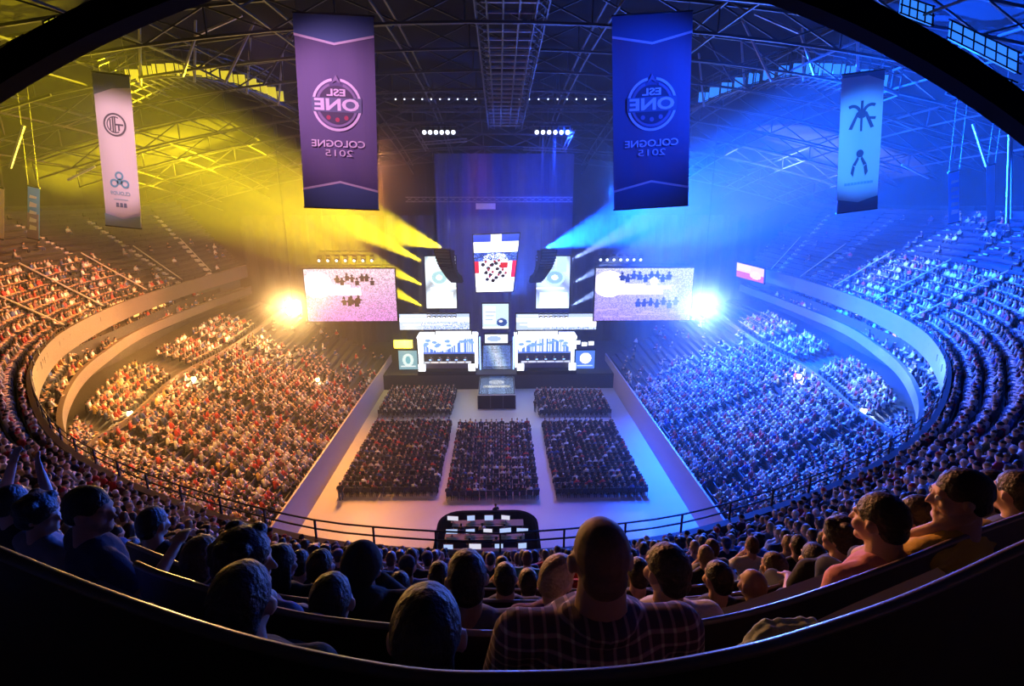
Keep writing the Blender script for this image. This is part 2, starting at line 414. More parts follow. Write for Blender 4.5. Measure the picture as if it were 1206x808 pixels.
def person_meshes(pose='sit', yaw=0, tilt=9, roll=0, hair='short', vox=.011, lean=0, sleeves='short', arms='lap', collar=False, build=1.0, hood=False, cap=False):
    """returns dict of meshes in local space: origin at the seat (or the feet when standing), facing +Y"""
    st = pose == 'stand'; z0 = .93 if st else .1
    hip = V((0,0,z0)); ln = R(lean); Rt = Matrix.Rotation(-ln, 3, 'X')
    T = lambda x,y,z: hip + Rt @ V((x,y,z))
    sh = .185*build
    nk = T(0,.0,.50); hc = nk + Matrix.Rotation(-ln*.5,3,'X') @ V((0,.025,.155))
    Rh = Matrix.Rotation(R(yaw),3,'Z') @ Matrix.Rotation(R(-tilt),3,'X') @ Matrix.Rotation(R(roll),3,'Y')
    H = lambda x,y,z: hc + Rh @ V((x,y,z))
    B = bmesh.new()
    ell(B, H(0,-.012,.028), (.075,.096,.095), Rh); ell(B, H(0,.022,-.03), (.064,.072,.088), Rh); ell(B, H(0,.076,-.094), (.030,.028,.026), Rh)
    capsule(B, H(0,.09,.022), .009, H(0,.114,-.024), .013, 8, 2); capsule(B, H(-.034,.078,.036), .014, H(.034,.078,.036), .014, 8, 2)
    capsule(B, H(-.018,.09,-.055), .009, H(.018,.09,-.055), .009, 8, 2)
    for s in (-1,1):
        ell(B, H(s*.082,-.006,-.004), (.010,.022,.033), Rh @ Matrix.Rotation(R(s*-18),3,'Z'), 8, 6); ell(B, H(s*.045,.06,-.025), (.026,.03,.032), Rh, 8, 6)
    capsule(B, H(0,-.02,-.05), .058*build**.5, nk+V((0,-.01,-.03)), .066*build, 12)
    ell(B, T(0,0,.34), (.15*build,.1,.19), Rt); ell(B, T(0,0,.08), (.145*build,.105,.15), Rt)
    capsule(B, T(-sh+.03,0,.44), .05, T(sh-.03,0,.44), .05)
    C = bmesh.new()   # top
    ell(C, T(0,.005,.33), (.185*build,.128*build,.2), Rt); ell(C, T(0,.01,.12), (.17*build,.13*build,.19), Rt); ell(C, T(0,0,-.02), (.172*build,.135*build,.1), Rt)
    capsule(C, T(-sh+.02,-.005,.435), .068, T(sh-.02,-.005,.435), .068, 12); capsule(C, T(-.07,-.01,.47), .062, T(.07,-.01,.47), .062, 12)
    if collar or hood: 
        ell(C, nk+V((0,-.015,-.01)), (.088*build,.085*build,.035)); ell(C, nk+V((0,-.03,.012)), (.078*build,.078*build,.03))
    if hood:
        ell(C, H(0,-.03,.02), (.105,.12,.125), Rh); ell(C, nk+V((0,-.05,-.0)), (.12,.1,.07))
    # arms
    for s in (-1,1):
        a = arms[0 if s < 0 else 1] if isinstance(arms,(tuple,list)) else arms
        S0 = T(s*sh,0,.43)
        if a == 'lap': E = T(s*(sh+.06),.06,.16); Wr = hip+V((s*.10,.30,.10)); pn = (0,0,-1)
        elif a == 'face': E = T(s*(sh+.02),.24,.24); Wr = H(s*.05,.10,-.13); pn = tuple(Rh @ V((-s*.5,-1,0)))
        elif a == 'head': E = T(s*(sh+.17),.08,.52); Wr = H(s*.13,-.02,.05); pn = (-s,0,0)
        elif a == 'up': E = T(s*(sh+.1),.10,.62); Wr = T(s*(sh-.02),.14,.88); pn = (0,1,0)
        elif a == 'side': E = T(s*(sh+.10),.02,.18); Wr = T(s*(sh+.02),.10,-.05); pn = (-s,0,0)
        elif a == 'out': E = T(s*(sh+.15),.08,.25); Wr = T(s*(sh-.02),.30,.34); pn = (0,0,-1)
        elif a == 'crossed': E = T(s*(sh+.05),.12,.2); Wr = T(-s*.06,.24,.22); pn = (0,-1,0)
        capsule(B, S0, .052, E, .04, 10); capsule(B, E, .042, Wr, .027, 10)
        hand(B, Wr, (V(Wr)-V(E)), pn, .6 if a != 'up' else .2)
        if sleeves == 'long': capsule(C, S0, .072, E, .056, 12); capsule(C, E, .056, V(E).lerp(V(Wr),.93), .040, 12)
        else: capsule(C, S0, .072, V(S0).lerp(V(E),.62), .063, 12)
    # legs
    P = bmesh.new(); ell(P, hip+V((0,.0,-.02)), (.165,.125,.11))
    for s in (-1,1):
        hj = hip+V((s*.09,.02,-.02))
        if st: K = hip+V((s*.10,.03,-.45)); An = V((s*.11,.0,.08))
        else: K = V((s*.12,.44,.08)); An = V((s*.12,.40,-.36))
        capsule(B, hj, .07, K, .05); capsule(B, K, .05, An, .035); capsule(B, An, .035, An+V((0,.14,-.045)), .03)
        capsule(P, hj, .092, K, .066, 12); capsule(P, K, .066, V(K).lerp(An,.95), .052, 12)
    out = dict(body=remesh(B, vox, 2), top=remesh(C, vox*1.1, 2), trousers=remesh(P, vox*1.5, 2))
    if hair and not hood:
        G = bmesh.new()
        if hair in ('short','stubble'):
            e = .004 if hair == 'stubble' else .013
            ell(G, H(0,-.022,.042), (.074+e*.6,.094+e*.8,.091+e), Rh); ell(G, H(0,-.056,-.025), (.060+e*.6,.048+e*.7,.058), Rh)
        elif hair == 'bushy':
            ell(G, H(0,-.025,.05), (.105,.115,.115), Rh); ell(G, H(0,-.05,-.01), (.095,.085,.09), Rh)
            for k in range(14):
                a = k*2.4; ell(G, H(.08*math.cos(a),-.03+.08*math.sin(a),.08+.04*math.sin(k*1.7)), (.04,.04,.035), Rh, 8, 6)
        elif hair == 'long':
            ell(G, H(0,-.024,.042), (.094,.108,.108), Rh); capsule(G, H(0,-.05,0), .088, H(0,-.075,-.2), .07, 12)
            for s in (-1,1): capsule(G, H(s*.07,-.01,.0), .032, H(s*.075,.0,-.19), .026, 8)
        elif hair == 'bun':
            ell(G, H(0,-.022,.04), (.09,.104,.105), Rh); ell(G, H(0,-.11,.09), (.045,.045,.045), Rh)
        out['hair'] = remesh(G, vox*.8, 1, .0015 if hair != 'stubble' else 0)
    if cap:
        G = bmesh.new(); ell(G, H(0,-.015,.062), (.093,.108,.085), Rh); capsule(G, H(-.04,.09,.055), .012, H(.04,.09,.055), .012, 8); ell(G, H(0,.12,.05), (.07,.06,.008), Rh)
        out['cap'] = remesh(G, vox*.8, 1)
    out['eyes'] = [H(-.03,.083,.012), H(.03,.083,.012)]; out['hc'] = hc
    return out
def build_person(label, head, rz=0, mats=None, group=None, scale=1.0, face=False, **kw):
    """head: where the centre of the head goes in the hall"""
    mm = dict(body='skin', top='cloth_black', trousers='denim', hair='hair_dark', cap='cloth_navy'); mm.update(mats or {})
    d = person_meshes(**kw)
    o = empty('person', (0,0,0), rz, label, 'person', group); o.scale = (scale,scale,scale*.92)
    hcw = Matrix.Rotation(rz,3,'Z') @ V((d['hc'].x*scale,d['hc'].y*scale,d['hc'].z*scale*.92)); o.location = V(head)-hcw
    names = dict(body='body', top='shirt', trousers='trousers', hair='hair', cap='cap')
    for k, nm in names.items():
        if k in d:
            me = d[k]; me.name = nm; me.materials.append(MATS[mm[k]]); c = bpy.data.objects.new(nm, me); COL.objects.link(c); c.parent = o
    if face:
        for p in d['eyes']:
            e = bmesh.new(); bmesh.ops.create_uvsphere(e, u_segments=10, v_segments=8, radius=.0125, matrix=Matrix.Translation(p)); me = bpy.data.meshes.new('eye'); e.to_mesh(me); e.free()
            me.materials.append(MATS['eye']); c = bpy.data.objects.new('eye', me); COL.objects.link(c); c.parent = o
    return o

# ------------------------------------------------------------------ guard rails, benches, stairs
def railing(P, label, posts_every=1.8, h=1.15, r=.028, bars=(1.15,.85,.5), mat_='blackmetal', name='guard_railing', cat='railing', group=None, maxposts=90):
    root = empty(name, P[len(P)//2], 0, label, cat, group); o0 = root.location.copy()
    for z in bars:
        b = MB(); b.tube([p-o0+V((0,0,z)) for p in P], r, mat_, 6); b.build('rail', root)
    n = min(maxposts, max(2, int(sum((a-c).length for a,c in zip(P,P[1:]))/posts_every))); 
    for p in resample(P, n=n):
        b = MB(); b.bar(p-o0+V((0,0,-.05)), p-o0+V((0,0,h)), r*2, mat_); b.build('post', root)
    return root
Ptop = [V((p.x,p.y,p.z-.9)) for p in AF]
mid = NI//2
railing(Ptop[mid-34:mid+35], 'long curved dark metal guard railing in front of the mixing desk, along the stand edge', bars=(1.25,.95,.6), h=1.25)
railing([p+V((0,0,.7)) for p in Ptop[mid+35:]], 'low dark railing on the bright fascia of the blue lit right upper tier', 2.5, .35, .03, (.35,))
railing([p+V((0,0,.7)) for p in Ptop[:mid-34]], 'low dark railing on the bright fascia of the orange lit left upper tier', 2.5, .35, .03, (.35,))

def unproj_path(pts, n=60):
    """pts: (px, py, forward distance) of the top edge of a bench back"""
    return catmull([at(x, y, Y=yy) for x, y, yy in pts], n)
BENCH = [
 ([(-120,600,.98),(0,652,.93),(143,709,.84),(300,759,.76),(471,794,.70),(600,800,.68),(740,793,.70),(871,770,.74),(960,745,.80),(1050,714,.86),(1125,682,.92),(1206,644,.98),(1330,590,1.05)], 'nearest curved bench back with a worn pale top rail, right in front of the camera', .46),
 ([(160,664,1.66),(185,675,1.62),(257,698,1.56),(321,718,1.52),(400,732,1.48),(553,746,1.44),(690,745,1.46),(800,738,1.5),(920,712,1.58),(1057,664,1.75),(1121,638,1.85),(1206,607,1.95),(1300,575,2.0)], 'second curved bench back counted from the camera, behind the checked shirt', .34),
 ([(150,640,2.6),(240,676,2.45),(321,701,2.35),(440,715,2.27),(567,721,2.22),(690,721,2.22),(821,728,2.22),(900,716,2.3),(990,690,2.4),(1090,650,2.6)], 'third curved bench back counted from the camera, behind the dark-haired heads', .4),
 ([(240,668,3.3),(340,690,3.1),(470,704,3.0),(580,708,2.98),(700,709,2.98),(807,705,3.0),(900,694,3.05),(985,670,3.3)], 'fourth curved bench back counted from the camera, half hidden by heads', .4),
 ([(300,672,4.1),(400,686,3.9),(560,694,3.8),(700,695,3.8),(800,692,3.85),(900,682,4.0)], 'fifth curved bench back counted from the camera, a thin strip between heads', .4)]
for pts, lab, hh in BENCH:
    P = unproj_path(pts); o0 = P[len(P)//2].copy(); root = empty('bench_row', o0, 0, lab, 'bench')
    Q = [p-o0 for p in P]
    b = MB(); b.sheet([[V((p.x,p.y+.012,p.z)) for p in Q],[V((p.x,p.y+.03,p.z-hh)) for p in Q],[V((p.x,p.y+.0,p.z-hh)) for p in Q],[V((p.x,p.y-.012,p.z)) for p in Q]], 'bench'); bk = b.build('backrest', root)
    b = MB(); b.tube(Q, .0125, 'benchrail', 8); b.build('top_rail', bk, smooth=True)
    b = MB(); b.sheet([[V((p.x,p.y+.06,p.z-hh-.02)) for p in Q],[V((p.x,p.y+.42,p.z-hh-.05)) for p in Q],[V((p.x,p.y+.42,p.z-hh-.10)) for p in Q],[V((p.x,p.y+.06,p.z-hh-.08)) for p in Q]], 'seatm'); b.build('seat', root)
    for k in range(4, len(Q)-2, 9):
        p = Q[k]; b = MB(); b.bar(p+V((0,.02,-hh+.02)), p+V((0,.05,-hh-.75)), .05, 'blackmetal'); b.build('bracket', root)

# radial stairs in the upper tier
STAIR = {}
def stair(i, label, w0=.3, w1=11.6):
    n = AN[i]; t = V((-n.y,n.x,0)); rot = Matrix((n, t, V((0,0,1)))).transposed()
    o0 = tier_pt(i, w0); b = MB(); w = w0
    while w < w1:
        p = tier_pt(i, w); p.z = tier_z(i, w); b.box(p-o0+n*.15+V((0,0,.1)), (.42,.6,.2), 'stairm', rot); w += .4
        p = tier_pt(i, w); p.z = tier_z(i, w)+.0; b.box(p-o0+n*.15+V((0,0,.28)), (.42,.6,.2), 'stairm', rot); w += .4
    o = b.build('aisle_stair'); o.location = o0; tag(o, label, 'stairs', 'radial stairs of the upper tier')
    root = o
    r = MB(); r.tube([tier_pt(i,w0)-o0+t*.5+V((0,0,1.0)), tier_pt(i,6.2)-o0+t*.5+V((0,0,1.0))], .07, 'stairm', 6); r.build('handrail', root)
STI = []
def near_index(px, side):
    best = None
    for i in range(NI):
        if AF[i].x*side <= 0: continue
        q = proj(AF[i])
        if q and (best is None or abs(q[0]-px) < best[0]): 
            if side < 0 and i > mid-40 or side > 0 and i < mid+40: continue
            best = (abs(q[0]-px), i)
    return best[1]
for px in (289,256,222,178,128,84):
    i = near_index(px,-1)
    if i > 1: STI.append(i)
for k, i in enumerate(STI):
    w = ['nearest the stage','second from the stage','third from the stage','fourth from the stage','fifth from the stage','farthest from the stage'][k]
    stair(max(2,i), 'pale radial stairs climbing the orange lit left upper tier, '+w); stair(min(NI-3, NI-1-i), 'pale radial stairs climbing the blue lit right upper tier, '+w)
STI = [max(2,i) for i in STI] + [min(NI-3,NI-1-i) for i in STI]

# empty seats: rows of low backs (uncountable at this distance)
b = MB()
for r in range(NR-2):
    w = r*ROW+.1
    for i in range(0, NI-1):
        if any(abs(i-q) < 1 for q in STI) and r != 8: continue
        if mid-33 < i < mid+33 and r > 12: continue
        a, c = tier_pt(i, w), tier_pt(i+1, w); z = tier_z(i, r*ROW+.01); z2 = tier_z(i+1, r*ROW+.01)
        p = [V((a.x,a.y,z+.42)), V((c.x,c.y,z2+.42))]; n = AN[i]
        b.bar(p[0]+n*.58+V((0,0,.15)), p[1]+n*.58+V((0,0,.15)), .07, 'seatm', .42); b.bar(p[0]+n*.36, p[1]+n*.36, .36, 'seatm', .06)
o = b.build('stadium_seats'); tag(o, 'dark folding seats in long rows on the upper tier', 'seats', kind='stuff')
b = MB()
for s in (-1,1):
    for r in range(NLR):
        P = bowl_row(r, s); z = (ZD-ZE)/NLR
        for a, c in zip(P[:-1:2], P[2::2]):
            b.bar(a+V((-s*.55,0,.6)), c+V((-s*.55,0,.6)), .07, 'seatm', .35)
o = b.build('stadium_seats'); tag(o, 'dark folding seats in long rows in the lower bowl', 'seats', kind='stuff')

# ------------------------------------------------------------------ crowd placement
SPOT = []    # (pos of the feet row, facing angle, zone)
def face_to(p, tx=0, ty=68): return math.atan2(-(tx-p[0]), ty-p[1])
def jit(a): return rnd.uniform(-a, a)
# upper tier
for r in range(0, 16):
    w = r*ROW+.52
    line = [V((tier_pt(i,w).x, tier_pt(i,w).y, tier_z(i, r*ROW+.01))) for i in range(NI)]
    cum = [0]
    for a, c in zip(line, line[1:]): cum.append(cum[-1]+(c-a).length)
    t = .3
    while t < cum[-1]-.3:
        while True:
            j = next(k for k in range(len(cum)-1) if cum[k+1] >= t); break
        u = (t-cum[j])/(cum[j+1]-cum[j]); p = line[j].lerp(line[j+1], u); fi = j+u; t += .56
        if any(abs(fi-q) < .55 and abs(((p-line[q]).length)) < .75 for q in STI): continue
        if r in (8,): continue
        side = -1 if p.x < 0 else 1; ay = AF[j].y
        if side < 0:
            dens = .97 if ay < 50 else (.92 if ay < 56 else (.45 if ay < 63 else .05))
            if r > 8: dens *= .35 if ay < 48 else .03
            if r > 8 and ay < 38: dens = .9
            if 55 < ay < 68 and r < 3: dens = max(dens,.6)
        else:
            dens = .97 if ay < 44 else (.9 if ay < 58 else (.75 if ay < 63 else .03))
            if r > 8: dens *= .25 if ay > 40 else 1
        if p.y < 4.5 and abs(p.x) < 9: dens *= .0
        elif (p-V((0,0,p.z))).length < 8.5: dens = .93
        if rnd.random() > dens: continue
        SPOT.append((V((p.x+jit(.05),p.y+jit(.05),p.z)), face_to(p)+jit(.25), 'U'))
# lower bowl
for s in (1,-1):
    for r in range(NLR):
        P = bowl_row(r, s); Q = resample(P, step=.58)
        for k, p in enumerate(Q):
            y = p.y; d = .96 if y < 56 else (.7 if y < 60 else (.35 if y < 64 else .04))
            if s < 0: d = .96 if y < 58 else (.3 if y < 62 else .04)
            if 45.2 < y < 46.4 or 57 < y < 57.8 or 34.6 < y < 35.4: continue
            if rnd.random() > d: continue
            SPOT.append((V((p.x-s*(.35 if r else .62)+jit(.06),p.y+jit(.08),p.z+.02)), face_to(p)+jit(.3), 'L'))
    for r in range(NUR):
        P = bowl_row2(r, s); Q = resample(P, step=.6)
        for p in Q:
            y = p.y
            if 47 < y < 50.5 or 56.8 < y < 58.5 or y > 68 or 33.8 < y < 36: continue
            if rnd.random() > .93: continue
            SPOT.append((V((p.x-s*.25+jit(.06),p.y+jit(.08),p.z+.02)), face_to(p)+jit(.3), 'L2'))
    # club balcony guests, seated and standing
    side = -s; sel = [i for i in range(NI) if BF[i].x*side > 8]
    for w, z, sp, dn in ((.22,-1.0,.7,.8),(.55,-.6,.75,.75),(.85,-.2,.85,.5)):
        Q = resample(club(sel,w,z), step=sp)
        for p in Q:
            if p.y > 72 or rnd.random() > dn: continue
            SPOT.append((V(p)+V((jit(.1),jit(.1),0)), face_to(p)+jit(.4), 'B'))
# floor blocks
FLOORROWS = []
def floor_block(x0, x1, y0, y1, dx=.56, dy=.92):
    y = y0
    while y < y1:
        x = x0
        while x < x1:
            FLOORROWS.append((x,y))
            if rnd.random() < .95: SPOT.append((V((x+jit(.04),y+jit(.05),0)), face_to((x,y))+jit(.15), 'F'))
            x += dx
        y += dy
def fl(px,py): p = at(px,py,Z=.6); return p
for q in ((399,513,579,498),(527,638,583,498),(657,768,580,496)):
    a, c = fl(q[0],q[2]), fl(q[1],q[2]); d = fl(q[0],q[3])
    floor_block(a.x+.1, c.x, a.y+.3, d.y)
for q in ((446,532,486,459),(637,722,486,459)):
    a, c = fl(q[0],q[2]), fl(q[1],q[2]); d = fl(q[0],q[3])
    floor_block(a.x+.1, c.x, a.y+.3, d.y)
b = MB()
for x, y in FLOORROWS:
    b.box((x,y+.02,.45),(.46,.42,.04),'seatm'); b.box((x,y-.2,.7),(.46,.04,.42),'seatm')
    for sx in (-.2,.2): b.box((x+sx,y-.19,.22),(.03,.03,.44),'blackmetal'); b.box((x+sx,y+.2,.22),(.03,.03,.44),'blackmetal')
o = b.build('floor_chairs'); tag(o, 'dark folding chairs in straight rows under the audience on the floor', 'chairs', kind='stuff')

# low detail sitter for the uncountable crowd
def lowpoly():
    v, f, part = [], [], []
    def ring(c, rx, ry, n, ph=0): 
        o = len(v)
        for k in range(n): a = 2*math.pi*k/n+ph; v.append((c[0]+rx*math.cos(a), c[1]+ry*math.sin(a), c[2]))
        return o
    def loft(rs, n, pt, cap=True):
        for a, b_ in zip(rs, rs[1:]):
            for k in range(n): f.append((a+k,a+(k+1)%n,b_+(k+1)%n,b_+k)); part.append(pt)
        if cap: f.append(tuple(rs[-1]+k for k in range(n))); part.append(pt); f.append(tuple(rs[0]+k for k in range(n))[::-1]); part.append(pt)
    loft([ring((0,0,.45),.17,.13,6), ring((0,.01,.75),.2,.13,6), ring((0,0,.95),.2,.1,6), ring((0,0,1.03),.08,.07,6)], 6, 1)
    loft([ring((0,.02,1.02),.05,.05,6), ring((0,.03,1.1),.075,.09,6), ring((0,.03,1.19),.085,.1,6)], 6, 0, False)
    loft([ring((0,.015,1.19),.088,.103,6), ring((0,.015,1.26),.06,.075,6), ring((0,.01,1.285),.015,.02,6)], 6, 2)
    for s in (-1,1):
        def boxy(a, c, w, pt):
            a, c = V(a), V(c); d = (c-a).normalized(); x = d.cross(V((0,0,1)) if abs(d.z)<.9 else V((0,1,0))).normalized(); y = x.cross(d); o = len(v)
            for p in (a,c):
                for i,j in ((-1,-1),(1,-1),(1,1),(-1,1)): v.append(tuple(p+x*i*w/2+y*j*w/2))
            for q in ((0,1,5,4),(1,2,6,5),(2,3,7,6),(3,0,4,7),(4,5,6,7)): f.append(tuple(o+k for k in q)); part.append(pt)
        boxy((s*.21,0,.93),(s*.26,.08,.66),.1,1); boxy((s*.26,.08,.66),(s*.12,.32,.62),.075,0)
        boxy((s*.1,.02,.5),(s*.12,.42,.52),.15,3); boxy((s*.12,.42,.52),(s*.12,.4,.05),.11,3)
    return np.array(v), f, np.array(part)
LV, LF, LP = lowpoly()
SHIRTS = np.array([(.02,.02,.025)]*7+[(.10,.10,.12)]*3+[(.75,.75,.75)]*5+[(.5,.05,.05)]*3+[(.06,.1,.3)]*2+[(.45,.45,.5)]*2+[(.6,.4,.15)]*1+[(.2,.06,.08)]*1)
SKINS = np.array([(.62,.38,.28),(.55,.34,.24),(.4,.24,.17),(.68,.45,.35)])
HAIRS = np.array([(.02,.015,.01)]*4+[(.09,.05,.03)]*3+[(.3,.2,.1)]*2+[(.6,.6,.6),(.4,.03,.03)])
def make_crowd(spots, name, label):
    n = len(spots); nv = len(LV)
    P = np.array([tuple(s[0]) for s in spots]); A = np.array([s[1] for s in spots]); sc = rng.uniform(.93,1.06,n)
    stand = np.array([s[2]=='B' for s in spots])*rng.integers(0,2,n)*.35
    c, s_ = np.cos(A), np.sin(A)
    X = LV[None,:,0]*c[:,None]-LV[None,:,1]*s_[:,None]; Yy = LV[None,:,0]*s_[:,None]+LV[None,:,1]*c[:,None]
    ln = rng.uniform(-.06,.14,n)[:,None]*np.maximum(0,LV[None,:,2]-.5)
    X = X - s_[:,None]*ln; Yy = Yy + c[:,None]*ln
    Z = LV[None,:,2]*sc[:,None] + stand[:,None]
    co = np.stack([X+P[:,0:1], Yy+P[:,1:2], Z+P[:,2:3]], 2).reshape(-1)
    lens = np.array([len(q) for q in LF]); flat = np.concatenate([np.array(q) for q in LF])
    loops = (flat[None,:]+np.arange(n)[:,None]*nv).ravel(); tot = np.tile(lens, n); start = np.concatenate([[0], np.cumsum(tot)[:-1]])
    me = bpy.data.meshes.new(name); me.vertices.add(n*nv); me.vertices.foreach_set('co', co)
    me.loops.add(len(loops)); me.loops.foreach_set('vertex_index', loops.astype(np.int32))
    me.polygons.add(len(tot)); me.polygons.foreach_set('loop_start', start.astype(np.int32)); me.update(calc_edges=True)
    sh = SHIRTS[rng.integers(0,len(SHIRTS),n)]*rng.uniform(.7,1.2,(n,1)); sk = SKINS[rng.integers(0,4,n)]; hr = HAIRS[rng.integers(0,len(HAIRS),n)]; tr = rng.uniform(.02,.12,(n,1))*np.array([[.7,.8,1.2]])
    # most of the floor audience wear dark tops
    fl_ = np.array([s[2]=='F' for s in spots]); dk = fl_ & (rng.random(n) < .4); sh[dk] = sh[dk]*.12+.01
    tab = np.stack([sk,sh,hr,tr],1); colr = tab[:,LP,:].reshape(-1,3); colr = np.concatenate([colr, np.ones((len(colr),1))],1)
    at_ = me.attributes.new('tone','FLOAT_COLOR','FACE'); at_.data.foreach_set('color', colr.ravel().astype(np.float32))
    me.materials.append(MATS['crowd']); me.validate(); o = bpy.data.objects.new(name, me); COL.objects.link(o); tag(o, label, 'crowd', kind='stuff'); return o

# ------------------------------------------------------------------ foreground people
def HP(px, py, d): return at(px, py, d=d)
FG = [
 # label, px, py, depth, extra
 ('shaven-headed man in a checked shirt, largest figure right of the middle', 707, 660, 1.44, dict(hair='stubble', collar=True, build=1.22, sleeves='long', vox=.008, mats=dict(top='plaid', hair='hair_stubble'))),
 ('dark round close-cropped head low at the bottom middle, cut by the nearest bench', 503, 752, 1.2, dict(hair='short', vox=.008, mats=dict(hair='hair_dark'))),
 ('dark round head with a pale rim of light above the second bench on the left', 287, 712, 1.5, dict(hair='short', vox=.009)),
 ('standing man in a dark T-shirt on the left, head in profile, arm held out', 107, 602, 2.6, dict(pose='stand', yaw=-50, arms=('side','out'), rz=R(-38), mats=dict(top='cloth_navy'))),
 ('man with lit right cheek behind the standing man, dark top', 181, 618, 3.6, dict(yaw=-15, mats=dict(top='cloth_black'))),
 ('short-haired head with violet rim light left of the big bushy head', 239, 661, 2.5, dict(hair='short', mats=dict(hair='hair_brown'))),
 ('bushy-haired person looking right, left of the middle', 290, 662, 2.15, dict(hair='bushy', yaw=-62, rz=R(-20), mats=dict(top='cloth_blue'))),
 ('person with long dark hair beside the bushy-haired person', 330, 665, 3.2, dict(hair='long', yaw=-35)),
 ('small dark head just right of the long-haired person on the left', 354, 664, 4.6, dict()),
 ('man with blue light on his right cheek, head left of the hooded person', 378, 668, 3.6, dict(yaw=-18, mats=dict(top='cloth_black'))),
 ('hunched person in a dark hooded top left of the middle, hands at the head', 427, 664, 2.7, dict(hood=True, arms='face', lean=10, sleeves='long', build=1.1, mats=dict(top='cloth_black'))),
 ('small round dark head right of the hooded person', 471, 692, 4.0, dict(mats=dict(top='cloth_grey'))),
 ('dark-haired person with broad dark shoulders between the hooded person and the middle', 517, 679, 4.2, dict(build=1.1)),
 ('dark-haired man above the bottom middle head, tall narrow head and bare neck', 550, 683, 2.15, dict(hair='short', yaw=6, mats=dict(top='cloth_grey', hair='hair_dark'))),
 ('seated person in black seen from behind, exactly below the mixing desk', 595, 683, 3.7, dict(build=1.1, mats=dict(top='cloth_black'))),
 ('smaller dark head right of the person below the mixing desk', 622, 687, 4.3, dict()),
 ('fair-haired person leaning toward the shaven-headed man', 656, 680, 2.6, dict(hair='short', yaw=-40, roll=12, mats=dict(hair='hair_fair', top='cloth_purple'))),
 ('small dark head hidden behind the right shoulder of the shaven-headed man', 751, 676, 3.9, dict()),
 ('dark-haired man in a pale shirt right of the shaven-headed man', 785, 674, 2.2, dict(yaw=20, collar=True, mats=dict(top='cloth_white'))),
 ('short-haired head with a red-lit cheek, middle right', 845, 682, 3.5, dict(yaw=15, mats=dict(top='cloth_black'))),
 ('narrow red-lit bald head with long neck, middle right', 887, 690, 3.5, dict(hair=None, yaw=15, build=.8, mats=dict(body='skin_dark', top='cloth_black'))),
 ('small red-lit head between the bald head and the row of dark heads', 911, 668, 4.2, dict(yaw=20, hair='short', mats=dict(hair='hair_brown'))),
 ('dark head below the railing on the right, third head left of the big man', 958, 660, 3.7, dict()),
 ('dark head in profile just left of the big leaning man on the right', 989, 633, 3.3, dict(yaw=35, hair='bushy')),
 ('big dark-haired man leaning forward on the right with red light on his shoulder', 1035, 614, 2.25, dict(yaw=12, lean=14, build=1.2, rz=R(14), arms='lap', mats=dict(top='cloth_pink'))),
 ('woman in profile with lit face right of the big leaning man', 1079, 611, 2.8, dict(hair='bun', yaw=70, face=True, rz=R(12))),
 ('man in a yellow T-shirt on the right with a hand on his face', 1130, 586, 2.25, dict(yaw=48, arms=('face','lap'), rz=R(18), face=True, build=1.05, mats=dict(top='cloth_yellow'))),
 ('person with a lit face looking sideways at the upper right edge', 1164, 578, 3.3, dict(yaw=75, face=True, hair='long', rz=R(18), mats=dict(top='cloth_beige'))),
 ('dark figure at the very right edge behind the man in yellow', 1196, 582, 2.7, dict(rz=R(10), mats=dict(top='cloth_navy'))),
 ('grey-haired head low at the bottom left under the nearest bench', 146, 775, 1.55, dict(yaw=-45, hair='short', mats=dict(hair='hair_fair'))),
 ('dark head with a blue lit cap at the bottom left of the middle', 364, 768, 1.9, dict(cap=True, mats=dict(cap='cloth_blue'))),
 ('dark round head partly behind the bench, left of the bottom middle head', 391, 711, 2.1, dict()),
 ('person with both arms raised near the left edge', 16, 592, 3.6, dict(arms='up', rz=R(-25))),
 ('dark head with a violet lit face between the raised arms and the standing man', 48, 607, 3.3, dict(yaw=-60, hair='bushy', rz=R(-25), mats=dict(top='cloth_grey'))),
 ('person in a blue top with hands together at the bottom left edge', -12, 692, 1.7, dict(rz=R(-45), arms='crossed', sleeves='long', mats=dict(top='cloth_blue'))),
 ('dark head at the right end of the first visible row of heads', 915, 770, 2.4, None),
]
FGH = []
for lab, px, py, d, kw in FG:
    if kw is None: continue
    kw = dict(kw); rz = kw.pop('rz', 0); mats = kw.pop('mats', None); face = kw.pop('face', False)
    kw.setdefault('vox', .010 if d < 2.3 else .013)
    h = HP(px, py, d); FGH.append((px, py, d))
    build_person(lab, h, rz+R(1.5), mats, face=face, **kw)
# a pale green jacket lying over the bench back, lower right
P = unproj_path(BENCH[0][0], 200); k0 = min(range(200), key=lambda k: abs(proj(P[k])[0]-905) if proj(P[k]) else 1e9)
Bm = bmesh.new(); c0 = P[k0]
capsule(Bm, (-.16,.08,-.13), .06, (-.04,.12,.03), .055); capsule(Bm, (-.04,.12,.03), .055, (.13,.12,.04), .05); capsule(Bm, (.13,.12,.04), .05, (.2,.1,-.1), .07); ell(Bm, (.03,.13,-.09), (.17,.06,.14))
me = remesh(Bm, .01, 3, .01); me.materials.append(MATS['cloth_green']); me.name = 'jacket'; o = bpy.data.objects.new('jacket', me); COL.objects.link(o); o.location = HP(912,752,1.5)-V((0,.1,0)); o.scale=(.72,.72,.8); tag(o, 'pale green jacket humped over the seat just beyond the nearest bench, lower right', 'jacket')

